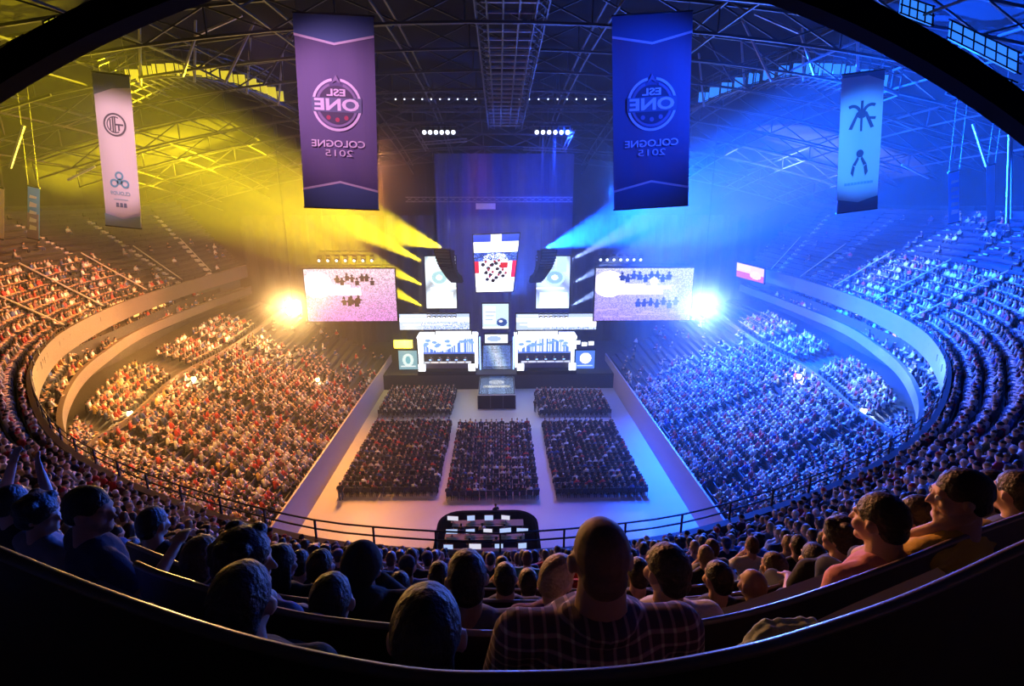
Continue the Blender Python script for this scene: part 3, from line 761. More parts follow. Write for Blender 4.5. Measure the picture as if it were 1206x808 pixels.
# ------------------------------------------------------------------ medium detail spectators: the 260 that show largest
vis = []
used = [(px,py,d) for px,py,d in FGH]
rest = []
for s in SPOT:
    q = proj(s[0]+V((0,0,1.15)))
    if q is None: continue
    if q[2] < 26 and any(abs(q[0]-a) < 100/dd+8 and abs(q[2]-dd) < .75 for a,b_,dd in used): continue
    if q[2] < 2.9 and abs(s[0].x) < 6: continue
    if q[2] < 22 and (-25 < q[0] < 1231 and q[1] < 850): vis.append((q[2], s))
    elif -300 < q[0] < 1500: rest.append(s)
vis.sort(key=lambda t: t[0])
MID = [s for _, s in vis[:262]]; rest += [s for _, s in vis[262:]]
TEMPL = []
for kw in (dict(), dict(yaw=20, hair='bushy'), dict(yaw=-20, arms='crossed', sleeves='long'), dict(hair='long', lean=4), dict(yaw=8, arms='face', lean=8), dict(cap=True)):
    d = person_meshes(vox=.021, **kw); vs = []; fs = []; mi = []; off_ = 0
    me = bpy.data.meshes.new('person'); slots = ['body','top','trousers','hair','cap']; co = []; 
    bm = bmesh.new()
    for k, nm in enumerate(slots):
        if nm in d:
            n0 = len(bm.faces); bm.from_mesh(d[nm]); bm.faces.ensure_lookup_table()
            for fc in bm.faces[n0:]: fc.material_index = k; fc.smooth = True
    bm.to_mesh(me); bm.free()
    for k in ('skin','cloth_black','denim','hair_dark','cloth_navy'): me.materials.append(MATS[k])
    TEMPL.append(me)
TOPS = [('black',8),('grey',3),('navy',3),('white',3),('red',2),('blue',2),('teal',1),('purple',1),('beige',1)]
TOPS = [t for t, n in TOPS for _ in range(n)]
for k, s in enumerate(MID):
    me = TEMPL[rnd.choice((0,0,0,1,2,3,4,5))]; o = bpy.data.objects.new('person', me); COL.objects.link(o)
    o.location = s[0]+V((0,0,.41)); o.rotation_euler = (0,0,s[1]); o.scale = (rnd.uniform(.95,1.05),)*3
    t = rnd.choice(TOPS); o.material_slots[1].link = 'OBJECT'; o.material_slots[1].material = MATS['cloth_'+t]
    hcol = rnd.choice(('hair_dark','hair_dark','hair_brown','hair_fair')); o.material_slots[3].link = 'OBJECT'; o.material_slots[3].material = MATS[hcol]
    q = proj(s[0]); zone = 'at the far left, under the orange stand' if q[0] < 260 else ('left of the middle, behind the front railing' if q[0] < 520 else ('in the middle, below the mixing desk' if q[0] < 700 else ('right of the middle, behind the front railing' if q[0] < 950 else 'at the far right, under the blue stand')))
    hw = {'hair_dark':'dark-haired','hair_brown':'brown-haired','hair_fair':'fair-haired'}[hcol]
    depth = 'near rows' if q[2] < 8 else ('middle rows' if q[2] < 14 else 'front rows by the railing')
    tag(o, f'{hw} spectator in a {t} top, {depth} {zone}', 'person', f'{hw} spectators in {t} tops, {depth} {zone}')
print('MID', len(MID), 'CROWD', len(rest), 'SPOT', len(SPOT))
make_crowd(rest, 'crowd', 'packed audience of tiny seated figures filling the floor blocks and the stands')

# ------------------------------------------------------------------ screens with pictures
def canvas(nx, ny, c=(0,0,0)): a = np.zeros((ny,nx,3)); a[:] = c; return a
def grid(a): ny, nx = a.shape[:2]; y, x = np.mgrid[0:ny,0:nx]; return (x+.5)/nx, (y+.5)/ny
def rect(a, x0,y0,x1,y1, c): X,Y = grid(a); a[(X>=x0)&(X<x1)&(Y>=y0)&(Y<y1)] = c
def oval(a, cx,cy,rx,ry, c): X,Y = grid(a); a[((X-cx)/rx)**2+((Y-cy)/ry)**2 < 1] = c
def speckle(a, x0,y0,x1,y1, cols, p=.5, seed=1):
    g = np.random.default_rng(seed); X,Y = grid(a); m = (X>=x0)&(X<x1)&(Y>=y0)&(Y<y1)&(g.random(X.shape) < p); cc = np.array(cols)[g.integers(0,len(cols),X.shape)]; a[m] = cc[m]
def person_px(a, cx, cy, h, c):  # small dark figure silhouette
    asp = a.shape[0]/a.shape[1]; oval(a, cx, cy, h*.12*asp, h*.14, c); rect(a, cx-h*.17*asp, cy+h*.13, cx+h*.17*asp, cy+h*.6, c); rect(a, cx-h*.3*asp, cy+h*.2, cx+h*.3*asp, cy+h*.32, c)
def screen(name, label, corners, img, estr, cat='screen', parent=None, depth=.35, group=None):
    """corners: tl,tr,br,bl in the hall (front face); img rows run top to bottom"""
    tl,tr,br,bl = [V(c) for c in corners]; c0 = (tl+tr+br+bl)/4; ny, nx = img.shape[:2]
    if parent is None: root = empty(name, c0, 0, label, cat, group)
    else: root = parent; 
    base = c0 if parent is None else parent.location
    vs = []
    for j in range(ny+1):
        for i in range(nx+1):
            u, v = i/nx, j/ny; vs.append(tl*(1-u)*(1-v)+tr*u*(1-v)+br*u*v+bl*(1-u)*v-base)
    fs = [(j*(nx+1)+i, (j+1)*(nx+1)+i, (j+1)*(nx+1)+i+1, j*(nx+1)+i+1) for j in range(ny) for i in range(nx)]
    me = bpy.data.meshes.new('display'); me.from_pydata(vs, [], fs); a = me.attributes.new('picture','FLOAT_COLOR','FACE')
    img = np.where(img<=1, np.clip(img,0,1)**2.2, img)*(1/1.15)
    col = np.concatenate([img.reshape(-1,3), np.ones((nx*ny,1))],1); a.data.foreach_set('color', col.ravel().astype(np.float32))
    pass
    me.materials.append(pixmat('display_%.1f'%estr, estr)); o = bpy.data.objects.new('display', me); COL.objects.link(o); o.parent = root
    n = (tr-tl).cross(bl-tl).normalized()  # faces... flip so that it points to the audience
    back = -n if n.y < 0 else n
    b = MB(); e = .12; w = (tr-tl).normalized()*e; h = (tl-bl).normalized()*e
    fr = [tl-w+h, tr+w+h, br+w-h, bl-w-h]; b.add([p-base+back*.03 for p in fr]+[p-base+back*depth for p in fr], [(0,1,2,3),(7,6,5,4),(0,4,5,1),(1,5,6,2),(2,6,7,3),(3,7,4,0)], 'black'); b.build('housing', root)
    return root
def quad(px0, py0, px1, py1, Y):  # rectangle in a vertical plane at Y from two image corners
    a, c = at(px0,py0,Y=Y), at(px1,py1,Y=Y); return [V((a.x,Y,a.z)),V((c.x,Y,a.z)),V((c.x,Y,c.z)),V((a.x,Y,c.z))]
SY = 70.0
def crowd_img(seed, warm):
    a = canvas(120,68); X,Y = grid(a); g = np.random.default_rng(seed)
    top = np.array((1.0,.86,.93)) if warm else np.array((.80,.80,1.0)); low = np.array((.88,.55,.86)) if warm else np.array((.66,.55,.98))
    a[:] = top*(1-Y[...,None])+low*Y[...,None]; a *= g.uniform(.75,1.2,a.shape[:2])[...,None]
    oval(a,.14,.3,.16,.25,(1.3,1.2,1.3)); rect(a,.06,.36,.62,.5,(1.25,1.15,1.3)); rect(a,.3,.3,.5,.36,(1.3,1.2,1.3))
    if warm:
        for k in range(8): person_px(a, .36+.055*k, .14+.05*math.sin(k*2), .2, (.09,.05,.16))
        for k in range(5): person_px(a, .42+.04*k+.02*(k%2), .55+.05*math.sin(k*3), .24, (.12,.03,.12))
        for k in range(14): x0 = g.uniform(0,.9); y0 = g.uniform(.66,.95); rect(a,x0,y0,x0+g.uniform(.03,.14),y0+.025,(1.0,.6,.9))
    else:
        for k in range(9): person_px(a, .27+.06*k, .1+.04*math.sin(k*2), .22, (.05,.05,.2))
        rect(a,.4,.33,.78,.4,(1.2,1.2,1.4)); rect(a,.5,.4,.7,.5,(1.2,1.2,1.4)); oval(a,.6,.25,.04,.08,(1.3,1.3,1))
        for k in range(7): person_px(a, .45+.065*k, .6+.04*math.sin(k*3), .22, (.05,.03,.25))
        for k in range(14): x0 = g.uniform(0,.9); y0 = g.uniform(.75,.95); rect(a,x0,y0,x0+g.uniform(.03,.14),y0+.025,(.8,.7,1.2))
    return a
screen('video_screen', 'big video screen left of the stage showing a pink picture of people', quad(357,317,468,378,SY-2), crowd_img(3,True), 1.25)
screen('video_screen', 'big video screen right of the stage showing a lilac picture of people', quad(702,316,812,377,SY-2), crowd_img(4,False), 1.35)
vb = canvas(30,16,(1.0,.8,.85)); rect(vb,0,.55,1,1,(.85,.12,.3)); rect(vb,.1,.15,.5,.4,(1.3,1.2,1.2)); oval(vb,.7,.6,.2,.3,(1.0,.85,.9))
# small far screen on the right tier front
screen('video_screen', 'small tilted video board at the far end of the right upper tier', (lambda a,b_,c: [a,b_,c,a+c-b_])(at(868,309,Y=74),at(900,317,Y=71),at(899,334,Y=71)), vb, 1.3)
# centre tall screen, tapered, with a notch at the lower right
a = canvas(60,72,(1.3,1.35,1.5)); rect(a,0,0,1,.12,(.08,.25,.8)); rect(a,.38,0,.62,.14,(1.4,1.4,1.5)); oval(a,.5,.06,.12,.07,(1.4,1.4,1.5))
rect(a,0,.3,1,.46,(.12,.3,.75)); oval(a,.5,.42,.3,.1,(1.1,1.2,1.4)); speckle(a,0,.31,1,.44,[(.02,.08,.35),(.5,.65,1.2),(.05,.2,.6)],.5,5); rect(a,0,.46,.1,.66,(.95,.08,.22)); rect(a,.9,.46,1,.75,(.95,.05,.3)); rect(a,.62,.48,.8,.58,(.8,.02,.08))
for x,y in ((.2,.52),(.33,.58),(.27,.66),(.42,.52),(.52,.5),(.55,.6),(.62,.66),(.38,.7),(.3,.78),(.45,.8),(.53,.75),(.7,.72)): oval(a,x,y,.05,.032,(.06,.03,.12)); oval(a,x+.06,y-.05,.035,.025,(.6,.1,.2))
screen('video_screen', 'bright central hanging screen, tapering downward, above the stage', [at(557,277,Y=SY-4),at(612,275,Y=SY-4),at(604,343,Y=SY-4),at(561,344,Y=SY-4)], a, 1.7)
# vertical side screens
for s, (x0,x1) in (('left',(500,538)),('right',(632,670))):
    a = canvas(38,64,(.88,.93,.98)); X,Y = grid(a); a *= (.75+.5*np.abs(np.sin(X*3+Y*5)))[...,None]; rect(a,.05,.68,.9,1,(1.15,1.2,1.15)); oval(a,.45,.4,.3,.16,(1.0,1.2,1.1)); oval(a,.45,.4,.24,.12,(.7,.88,.9)); rect(a,.15,.6,1,.62,(1.4,1.4,1.4)); oval(a,.45,.4,.1,.05,(1.2,1.3,1.2)); rect(a,.1,0,.4,.3,(.95,1.05,1.1))
    screen('video_screen', 'tall upright screen on the %s of the stage behind the hanging loudspeakers' % s, quad(x0,302,x1,363,SY-1), a if s=='left' else a[:,::-1]*np.array((.85,.9,1.15)), 1.4)
# centre square screen
a = canvas(40,40,(.85,.95,1.1)); rect(a,.06,.1,.5,.8,(1.15,1.2,1.25)); rect(a,.1,.3,.5,.34,(.7,.8,1)); rect(a,.1,.45,.45,.49,(.7,.8,1)); rect(a,.1,.6,.4,.64,(.7,.8,1)); oval(a,.74,.74,.2,.16,(.15,.3,.6)); oval(a,.7,.7,.08,.06,(1,1,1)); rect(a,0,.92,1,1,(1.3,1.3,1.4))
screen('video_screen', 'square screen at the middle of the stage front with a pale chart', quad(568,358,599,387,SY-3), a, 1.4)
# horizontal LED banners
for s, (x0,x1) in (('left',(470,553)),('right',(608,702))):
    a = canvas(90,18,(.8,.88,1.1)); rect(a,0,.25,1,.5,(1.3,1.35,1.5)); rect(a,.05,.6,.8,.72,(1.1,1.15,1.4)); rect(a,.02,.08,.45,.14,(1.2,1.2,1.3)); speckle(a,.3,.5,1,1,[(.35,.5,.9),(1.2,1.2,1.3)],.25,8)
    if s=='right': rect(a,.15,.3,1,.85,(1.35,1.3,1.3))
    screen('led_banner', 'long horizontal light panel over the %s player booth' % s, quad(x0,370,x1,388,SY-1.5), a, 1.3, 'screen')
    x0b, x1b = ((523,553) if s=='left' else (620,655)); a = canvas(20,10,(1.1,1.15,1.25))
    screen('led_banner', 'short white light panel just above the %s player booth roof' % s, quad(x0b-10,390,x1b+2,395,SY-1.2), a, 1.3, 'screen')
# small outer screens
a = canvas(30,30,(.55,.75,.8)); oval(a,.5,.5,.3,.34,(1.0,1.2,1.15)); oval(a,.5,.5,.14,.2,(.5,.8,.85)); rect(a,.1,.8,.9,.86,(1.1,1.2,1.2))
screen('video_screen', 'small pale green screen left of the left player booth under a yellow light', quad(469,413,492,435,SY-3.5), a, 1.0)
a = canvas(30,30,(.35,.55,1.0)); oval(a,.52,.42,.3,.3,(1.4,1.4,1.4)); rect(a,.1,.8,.9,.86,(.9,1.0,1.3))
screen('video_screen', 'small blue screen with a white disc right of the right player booth', quad(678,413,700,434,SY-3.5), a, 1.1)

# ------------------------------------------------------------------ stage
mat('glowwhite', (.8,.8,.8), emit=(.85,.92,1.0), estr=2.2)
mat('glowyellow', (.8,.7,.2), emit=(1,.72,.05), estr=5)
mat('glowblue', (.2,.4,.9), emit=(.25,.45,1.0), estr=3)
mat('glowmonitor', (.2,.2,.2), emit=(.45,.6,.95), estr=1.0)
mat('glowwarm', (.8,.6,.3), emit=(1,.5,.12), estr=2.0)
mat('glowpink', (.8,.5,.6), emit=(1,.45,.4), estr=1.6)
mat('stage_deck', (.55,.58,.65), .3, noise=.1, nscale=1)
mat('player_desk', (.06,.06,.12), .4)
def flp(px, py, Z=0): return at(px, py, Z=Z)
STZ = 2.0
cxs = at(585,420,Y=66).x
b = MB(); y0s = 64.5; b.box((cxs,74.5,STZ/2),(40,17,STZ),'blackmetal'); b.box((cxs,74.5,STZ+.02),(40,17,.04),'dark')
o = b.build('stage_platform'); tag(o, 'wide dark stage platform carrying both player booths', 'stage')
# central walkway ramp and thrust
pA, pB = at(565,437,Z=STZ), at(607,437,Z=STZ); pC, pD = at(563,466,Z=1.7), at(607,466,Z=1.7)
root = empty('stage_thrust', (cxs,62,0), 0, 'pale lit stage thrust reaching toward the audience at the centre', 'stage')
xl, xr = pC.x-cxs, pD.x-cxs; yf = pC.y-62; 
b = MB(); b.box(((xl+xr)/2,(yf+6)/2,.85),(xr-xl,6-yf,1.7),'black'); b.build('plinth', root)
b = MB(); b.box(((xl+xr)/2,(yf+6)/2,1.73),(xr-xl,6-yf,.06),'stage_deck'); b.build('deck', root)
a = canvas(42,30,(.62,.75,1.0)); X,Y_ = grid(a); a *= (.7+.4*Y_)[...,None]; rect(a,.1,.62,.9,.72,(1.2,1.25,1.3)); rect(a,.3,.2,.8,.3,(.4,.6,1.0)); oval(a,.5,.5,.25,.1,(1,1.1,1.3))
bb = MB(); 
scr = screen('x','x', [V((xl+.15+cxs,67.8,1.79)),V((xr-.15+cxs,67.8,1.79)),V((xr-.15+cxs,62+yf+.3,1.79)),V((xl+.15+cxs,62+yf+.3,1.79))], a, .9, parent=root, depth=.0)
for s in (xl,xr,xl+(xr-xl)*.33,xl+(xr-xl)*.67):
    b = MB(); b.box((s,yf-.03,.85),(.1,.1,1.7),'steel'); b.build('front_post', root)
# sloping ramp behind
root = empty('stage_ramp', (cxs,68,STZ), 0, 'sloping white lit ramp rising behind the thrust between the two booths', 'ramp')
b = MB(); w = 2.05; b.add([(-w,0,0),(w,0,0),(w,4.5,2.2),(-w,4.5,2.2),(-w,4.5,0),(w,4.5,0)],[(0,1,2,3),(0,3,4),(1,5,2),(3,2,5,4),(0,4,5,1)],'stage_deck'); b.build('ramp_surface', root)
a = canvas(30,26,(.45,.6,1.0)); X,Y_ = grid(a); a += (np.clip(1-np.abs(X-.35-.3*Y_)*3,0,1)*.7)[...,None]; 
screen('x','x',[V((cxs-w+.15,72.45,STZ+2.24)),V((cxs+w-.15,72.45,STZ+2.24)),V((cxs+w-.15,68.1,STZ+.1)),V((cxs-w+.15,68.1,STZ+.1))], a, .9, parent=root, depth=.0)
for s in (-1,1):
    b = MB(); b.bar((s*(w+.2),.2,0),(s*(w+.2),.2,4.6),.16,'glowblue'); b.bar((s*(w+.5),2,0),(s*(w+.5),2,5.2),.16,'steel'); b.build('light_pole', root)
a = canvas(30,10,(1.0,1.1,1.3)); oval(a,.4,.5,.3,.3,(.7,.8,1.1))
screen('video_screen','small white screen at the top of the stage ramp', quad(571,394,598,404,SY-2), a, 1.3)
# player booths
def booth(name_side, px0, px1):
    tl, br = at(px0,394,Y=SY-1), at(px1,441,Y=SY-3.2)
    x0 = at(px0,430,Y=SY-2).x; x1 = at(px1,430,Y=SY-2).x; W = x1-x0; cx = (x0+x1)/2; Y0 = SY-2; base = STZ+.05
    root = empty('player_booth', (cx,Y0,base), 0, 'white glowing %s player booth with a row of players under its canopy' % name_side, 'booth')
    H = at(px0,395,Y=Y0+1).z-base
    b = MB(); b.box((0,-.2,.25),(W,4.2,.5),'black'); b.build('plinth', root)
    b = MB(); b.box((0,1.0,H),(W+.5,2.8,.22),'glowwhite'); b.build('canopy', root)
    for s in (-1,1):
        b = MB(); b.box((s*W/2,.9,H/2+.2),(.35,2.4,H-.3),'glowwhite'); b.build('side_wall', root)
        b = MB(); b.box((s*(W/2-.5),-1.9,.95),(.9,.3,.9),'glowwhite'); b.build('front_lamp_box', root)
    a = canvas(70,34,(1.1,1.2,1.35)); X,Y_ = grid(a); g = np.random.default_rng(11 if name_side=='left' else 12)
    for k in range(60):
        x = g.uniform(0,1); h = .5+.35*math.sin(x*5+(0 if name_side=='left' else 2)); rect(a,x,h,x+.012,.95,(.35,.55,.95))
    for k in range(12): x=g.uniform(0,1); oval(a,x,g.uniform(.3,.6),.05,.07,(.5,.7,1.0))
    rect(a,0,0,1,.12,(1.4,1.4,1.5)); rect(a,0,.92,1,1,(.3,.45,.9))
    Zt, Zb = base+H-.2, base+1.7
    screen('x','x',[V((x0+.2,Y0+2.0,Zt)),V((x1-.2,Y0+2.0,Zt)),V((x1-.2,Y0+2.0,Zb)),V((x0+.2,Y0+2.0,Zb))], a, 1.25, parent=root, depth=.15)
    b = MB(); b.box((0,-.6,1.25),(W-1.3,.7,.06),'plainwhite'); b.box((0,-.9,.9),(W-1.3,.05,.72),'player_desk'); b.build('desk', root)
    for k in range(5):
        x = (k-2)*(W-1.8)/5
        m = empty('monitor', (cx+x,Y0-.75,base+1.28), 0, 'computer monitor on the %s booth desk, %s in its row' % (name_side, ['outermost left','second from the left','middle one','second from the right','outermost right'][k]), 'monitor', 'monitors on the booth desks')
        mb_ = MB(); mb_.box((0,-.04,.40),(.62,.04,.38),'blackmetal'); mb_.build('display', m)
        mb_ = MB(); mb_.box((0,-.063,.40),(.3,.005,.12),'glowblue'); mb_.build('back_light', m)
        mb_ = MB(); mb_.bar((0,0,0),(0,0,.3),.06,'blackmetal'); mb_.box((0,0,.01),(.25,.18,.02),'blackmetal'); mb_.build('stand', m)
        p = bpy.data.objects.new('person', TEMPL[rnd.choice((0,1,2))]); COL.objects.link(p); p.location = (cx+x,Y0+.15,base+1.0); p.rotation_euler = (0,0,math.pi)
        t = 'white' if name_side=='left' else 'navy'; p.material_slots[1].link='OBJECT'; p.material_slots[1].material = MATS['cloth_'+t]
        tag(p, 'player seated behind the desk in the %s booth, %s' % (name_side, ['leftmost','second from the left','in the middle','second from the right','rightmost'][k]), 'person', 'players in the %s booth'%name_side)
        c = MB(); c.box((0,.3,.95),(.5,.08,.9),'seatm'); c.box((0,0,.5),(.5,.55,.1),'seatm'); c.cyl((0,0,.0),(0,0,.46),.05,'blackmetal',8)
        c = c.build('gaming_chair'); c.location = (cx+x,Y0+.1,base+.42); tag(c, 'dark high-backed chair of a player in the %s booth, %s' % (name_side, ['leftmost','second from the left','in the middle','second from the right','rightmost'][k]), 'chair', 'player chairs')
    return root
booth('left', 495, 561); booth('right', 608, 676)
# stage lamps on the deck and glowing fixtures beside the booths
def box_lamp(label, px, py, Y, w, h, m, cat='light'):
    p = at(px,py,Y=Y); r = empty('stage_lamp', p, 0, label, cat); b = MB(); b.box((0,0,0),(w,.25,h),'blackmetal'); hs = b.build('housing', r)
    b = MB(); b.box((0,-.15,0),(w*.92,.05,h*.86),m); b.build('lens', hs); return r
box_lamp('wide glowing yellow floodlight above the small screen left of the left booth', 475,405,SY-3,2.6,1.2,'glowyellow')
for k,(x,y) in enumerate(((680,403),(688,405),(696,404))): box_lamp('white floodlight in the short row right of the right booth, '+['nearest the booth','middle one','farthest from the booth'][k], x,y,SY-3,.75,.6,'glowwhite')

# hanging line-array loudspeakers
def line_array(label, px, py, s, Y=SY-6):
    c = at(px,py,Y=Y); root = empty('line_array_loudspeaker', c, 0, label, 'loudspeaker')
    n = 12; p = V((0,0,2.2)); ang = R(8)
    for k in range(n):
        rot = Matrix.Rotation(-s*R(22),3,'Z') @ Matrix.Rotation(-ang,3,'X'); b = MB(); b.box(p,(1.5-.035*k,.8,.34),'black',rot); cb_ = b.build('cabinet', root); b = MB(); b.box(p+rot@V((0,-.41,0)),(1.3-.03*k,.02,.22),'blackmetal',rot); b.build('grille', cb_)
        p = p + V((0,0.02,0)) + Matrix.Rotation(-s*R(22),3,'Z') @ V((0,math.sin(ang)*.36,-math.cos(ang)*.36)); ang += R(5)
    root.scale = (1.45,1.2,1.15)
    b = MB(); b.bar((-.6,0,2.45),(.6,0,2.45),.12,'steel'); b.build('fly_frame', root)
    top = ceil_z(c.x,c.y)-c.z-1
    for x in (-.5,.5): b = MB(); b.bar((x,0,2.45),(x,0,top),.03,'steel'); b.build('chain', root)
line_array('curved black loudspeaker array hanging in front of the left tall screen', 524, 321, 1)
line_array('curved black loudspeaker array hanging in front of the right tall screen', 644, 321, -1)
for s,(px,py) in (('left',(497,300)),('right',(676,300))):
    pass

# ------------------------------------------------------------------ trusses and lamps over the stage
def truss(label, a, c, size=.5, m='steel', name='lighting_truss', bay=None, group=None, hang=True):
    a, c = V(a), V(c); root = empty(name, (a+c)/2, 0, label, 'truss', group); o0 = (a+c)/2; d = (c-a).normalized(); Ln = (c-a).length
    x = d.cross(V((0,0,1)) if abs(d.z)<.9 else V((0,1,0))).normalized(); y = x.cross(d); n = max(2,int(Ln/(bay or size*1.6))); b = MB(); h = size/2
    cs = [x*i*h+y*j*h for i,j in ((-1,-1),(1,-1),(1,1),(-1,1))]
    for q in cs: b.bar(a-o0+q, c-o0+q, size*.13, m)
    for k in range(n):
        p0 = a-o0+d*(Ln*k/n); p1 = a-o0+d*(Ln*(k+1)/n)
        for i in range(4): b.bar(p0+cs[i], (p1+cs[(i+1)%4]) , size*.08, m)
    b.build('lattice', root)
    if hang:
        for t in (.12,.88):
            p = a.lerp(c,t); b = MB(); b.bar(p-o0, V((p.x,p.y,ceil_z(p.x,p.y)))-o0, .04, 'steel'); b.build('hanging_cable', root)
    return root
def Yp(px,py,Y): p = at(px,py,Y=Y); return V((p.x,Y,p.z))
truss('long pale straight truss hanging high across the stage with a small sign under it', Yp(478,235,SY-3), Yp(674,235,SY-3), .55, 'palesteel')
sg = empty('hanging_sign', Yp(572,243,SY-3.2), 0, 'small pale sign hanging under the middle of the long truss', 'sign'); b = MB(); b.box((0,0,0),(2.4,.1,.7),'plainwhite'); b.build('panel', sg)
for k,(a,c,w) in enumerate((((450,112),(722,112),'highest'),((470,128),(705,128),'second highest'),((463,150),(545,150),'left half at lamp height'),((628,150),(708,150),'right half at lamp height'))):
    truss('dark rigging truss high over the floor, '+w, Yp(*a,58+2*k), Yp(*c,58+2*k), .6, 'steel')
truss('sloping pale truss at the left end of the rigging frame', Yp(488,152,60), Yp(503,177,60), .35, 'palesteel', hang=False)
truss('sloping pale truss at the right end of the rigging frame', Yp(676,152,60), Yp(664,177,60), .35, 'palesteel', hang=False)
truss('lower left bar of the rigging frame', Yp(497,169,60), Yp(550,165,60), .3, 'palesteel', hang=True)
truss('lower right bar of the rigging frame', Yp(616,175,60), Yp(668,177,60), .3, 'palesteel', hang=True)
truss('short truss above the big left video screen', Yp(375,298,SY-2), Yp(440,298,SY-2), .5, 'steel')
truss('short truss above the big right video screen', Yp(703,296,SY-2), Yp(757,296,SY-2), .5, 'steel')
truss('truss carrying the big left video screen', Yp(352,314,SY-2), Yp(470,314,SY-2), .4, 'blackmetal')
truss('truss carrying the big right video screen', Yp(700,312,SY-2), Yp(815,312,SY-2), .4, 'blackmetal')
truss('upright truss beside the left tall screen carrying moving lights', Yp(495,296,SY-2.5), Yp(495,368,SY-2.5), .35, 'steel', hang=False)
truss('upright truss beside the right tall screen carrying moving lights', Yp(675,296,SY-2.5), Yp(675,368,SY-2.5), .35, 'steel', hang=False)
# the long lighting bridge running toward the stage under the roof
for s in (-1,1):
    truss('long side truss of the lighting bridge running to the stage under the roof, %s side' % ('left' if s<0 else 'right'), (.9+s*1.9,30,36.0), (.9+s*1.6,66,32.6), .7, 'steel', hang=False)
for k in range(26):
    y = 31+k*1.38; z = 35.9-(y-30)*.0944; b = MB(); b.bar((.9-1.8,y,z),(.9+1.8,y,z),.16,'palesteel'); o = b.build('bridge_rung'); tag(o, 'cross rung of the long lighting bridge under the roof', 'truss', 'rungs of the lighting bridge')
    recentre(o,(.9,y,z))
b = MB()
for k in range(2): b.bar((.9+(-.5 if k else .5),31,35.7),(.9+(-.5 if k else .5),65,32.5),.12,'steel')
o = b.build('cable_tray'); tag(o, 'pair of thin cable trays along the middle of the lighting bridge', 'cable tray')

def lamp_proto():
    r = empty('moving_head_light', (0,0,0), 0, 'moving head stage light', 'light', 'moving head lights on the trusses')
    b = MB(); b.box((0,0,-.12),(.38,.3,.14),'blackmetal'); b.build('base', r)
    for s in (-1,1): b = MB(); b.bar((s*.2,0,-.15),(s*.2,0,-.55),.06,'blackmetal'); b.build('yoke', r)
    b = MB(); b.tube([(0,.2,-.5),(0,-.05,-.52),(0,-.28,-.56)],[.12,.17,.15],'blackmetal',12); hd = b.build('head', r)
    b = MB(); b.tube([(0,-.281,-.56),(0,-.30,-.565)],[.13,.12],'glowwhite',12); b.build('lens', hd)
    return r
LP0 = lamp_proto(); reg(LP0); first = True
def lamp_row(n, a, c, label, group, scale=1.0):
    global first
    for k in range(n):
        p = V(a).lerp(V(c), k/(n-1) if n > 1 else .5)
        if first: LP0.location = p; LP0.scale=(scale,)*3; LP0['label'] = label; LP0['group'] = group; first = False
        else: copy_thing(LP0, p, 0, label, group, scale)
lamp_row(7, Yp(376,300,SY-2), Yp(438,300,SY-2), 'small lit lamp in the row above the big left video screen', 'lamps above the big left video screen', 1.3)
lamp_row(7, Yp(707,299,SY-2), Yp(754,299,SY-2), 'small lit lamp in the row above the big right video screen', 'lamps above the big right video screen', 1.3)
lamp_row(6, Yp(500,145,62), Yp(534,145,62), 'bright white lamp in the left cluster on the high rigging', 'left cluster on the high rigging', 1.8)
lamp_row(6, Yp(632,145,62), Yp(668,145,62), 'bright white lamp in the right cluster on the high rigging', 'right cluster on the high rigging', 1.8)
lamp_row(6, Yp(505,368,SY-2.2), Yp(535,368,SY-2.2), 'lamp in the row below the left tall screen', 'lamps below the left tall screen', 1.2)
lamp_row(6, Yp(637,368,SY-2.2), Yp(667,368,SY-2.2), 'lamp in the row below the right tall screen', 'lamps below the right tall screen', 1.2)
lamp_row(10, Yp(466,113,58), Yp(560,113,58), 'lamp on the left half of the highest rigging truss', 'left half of the highest rigging truss', .6)
lamp_row(10, Yp(612,113,58), Yp(712,113,58), 'lamp on the right half of the highest rigging truss', 'right half of the highest rigging truss', .6)

# blinders: the two very bright floodlights
mat('blinder_warm', (1,.9,.6), emit=(1,.80,.42), estr=120); mat('blinder_cool', (.9,.95,1), emit=(.75,.86,1.0), estr=120)
for px,py,m,lab in ((345,362,'blinder_warm','blazing warm floodlight at the lower left corner of the big left video screen'),(826,360,'blinder_cool','blazing white floodlight at the lower right corner of the big right video screen')):
    c = at(px,py,Y=SY-5); r = empty('blinder_light', c, 0, lab, 'floodlight')
    b = MB(); b.box((0,.15,0),(2.0,.3,2.0),'blackmetal'); hs = b.build('housing', r)
    for i in (-1,1):
        for j in (-1,1): b = MB(); b.tube([(i*.45,-.02,j*.45),(i*.45,-.12,j*.45)],[.42,.36],m,16); b.build('lamp', hs)
    b = MB(); b.bar((0,.15,1),(0,.15,ceil_z(c.x,c.y)-c.z),.08,'steel'); b.build('suspension_cable', r)

# ------------------------------------------------------------------ curtains behind the stage
def curtain(label, x0, x1, y, z0, z1, m='curtain'):
    b = MB(); xs = np.linspace(x0,x1,int((x1-x0)*2.5)); b.sheet([[V((x,y+.18*math.sin(x*2.6),z0)) for x in xs],[V((x,y+.18*math.sin(x*2.6),z1)) for x in xs]], m)
    b.sheet([[V((x,y+.08+.18*math.sin(x*2.6),z0)) for x in xs],[V((x,y+.08+.18*math.sin(x*2.6),z1)) for x in xs]], m); o = b.build('stage_curtain'); recentre(o,((x0+x1)/2,y,z0)); tag(o, label, 'curtain')
curtain('huge dark blue curtain hanging behind the stage', -9.5, 11.5, 83.5, 2, 31)
curtain('black curtain masking the area left of the stage', -40, -10, 84.5, 0, 22, 'dark'); curtain('dark curtain masking the area right of the stage', 12, 42, 84.5, 0, 22, 'dark')

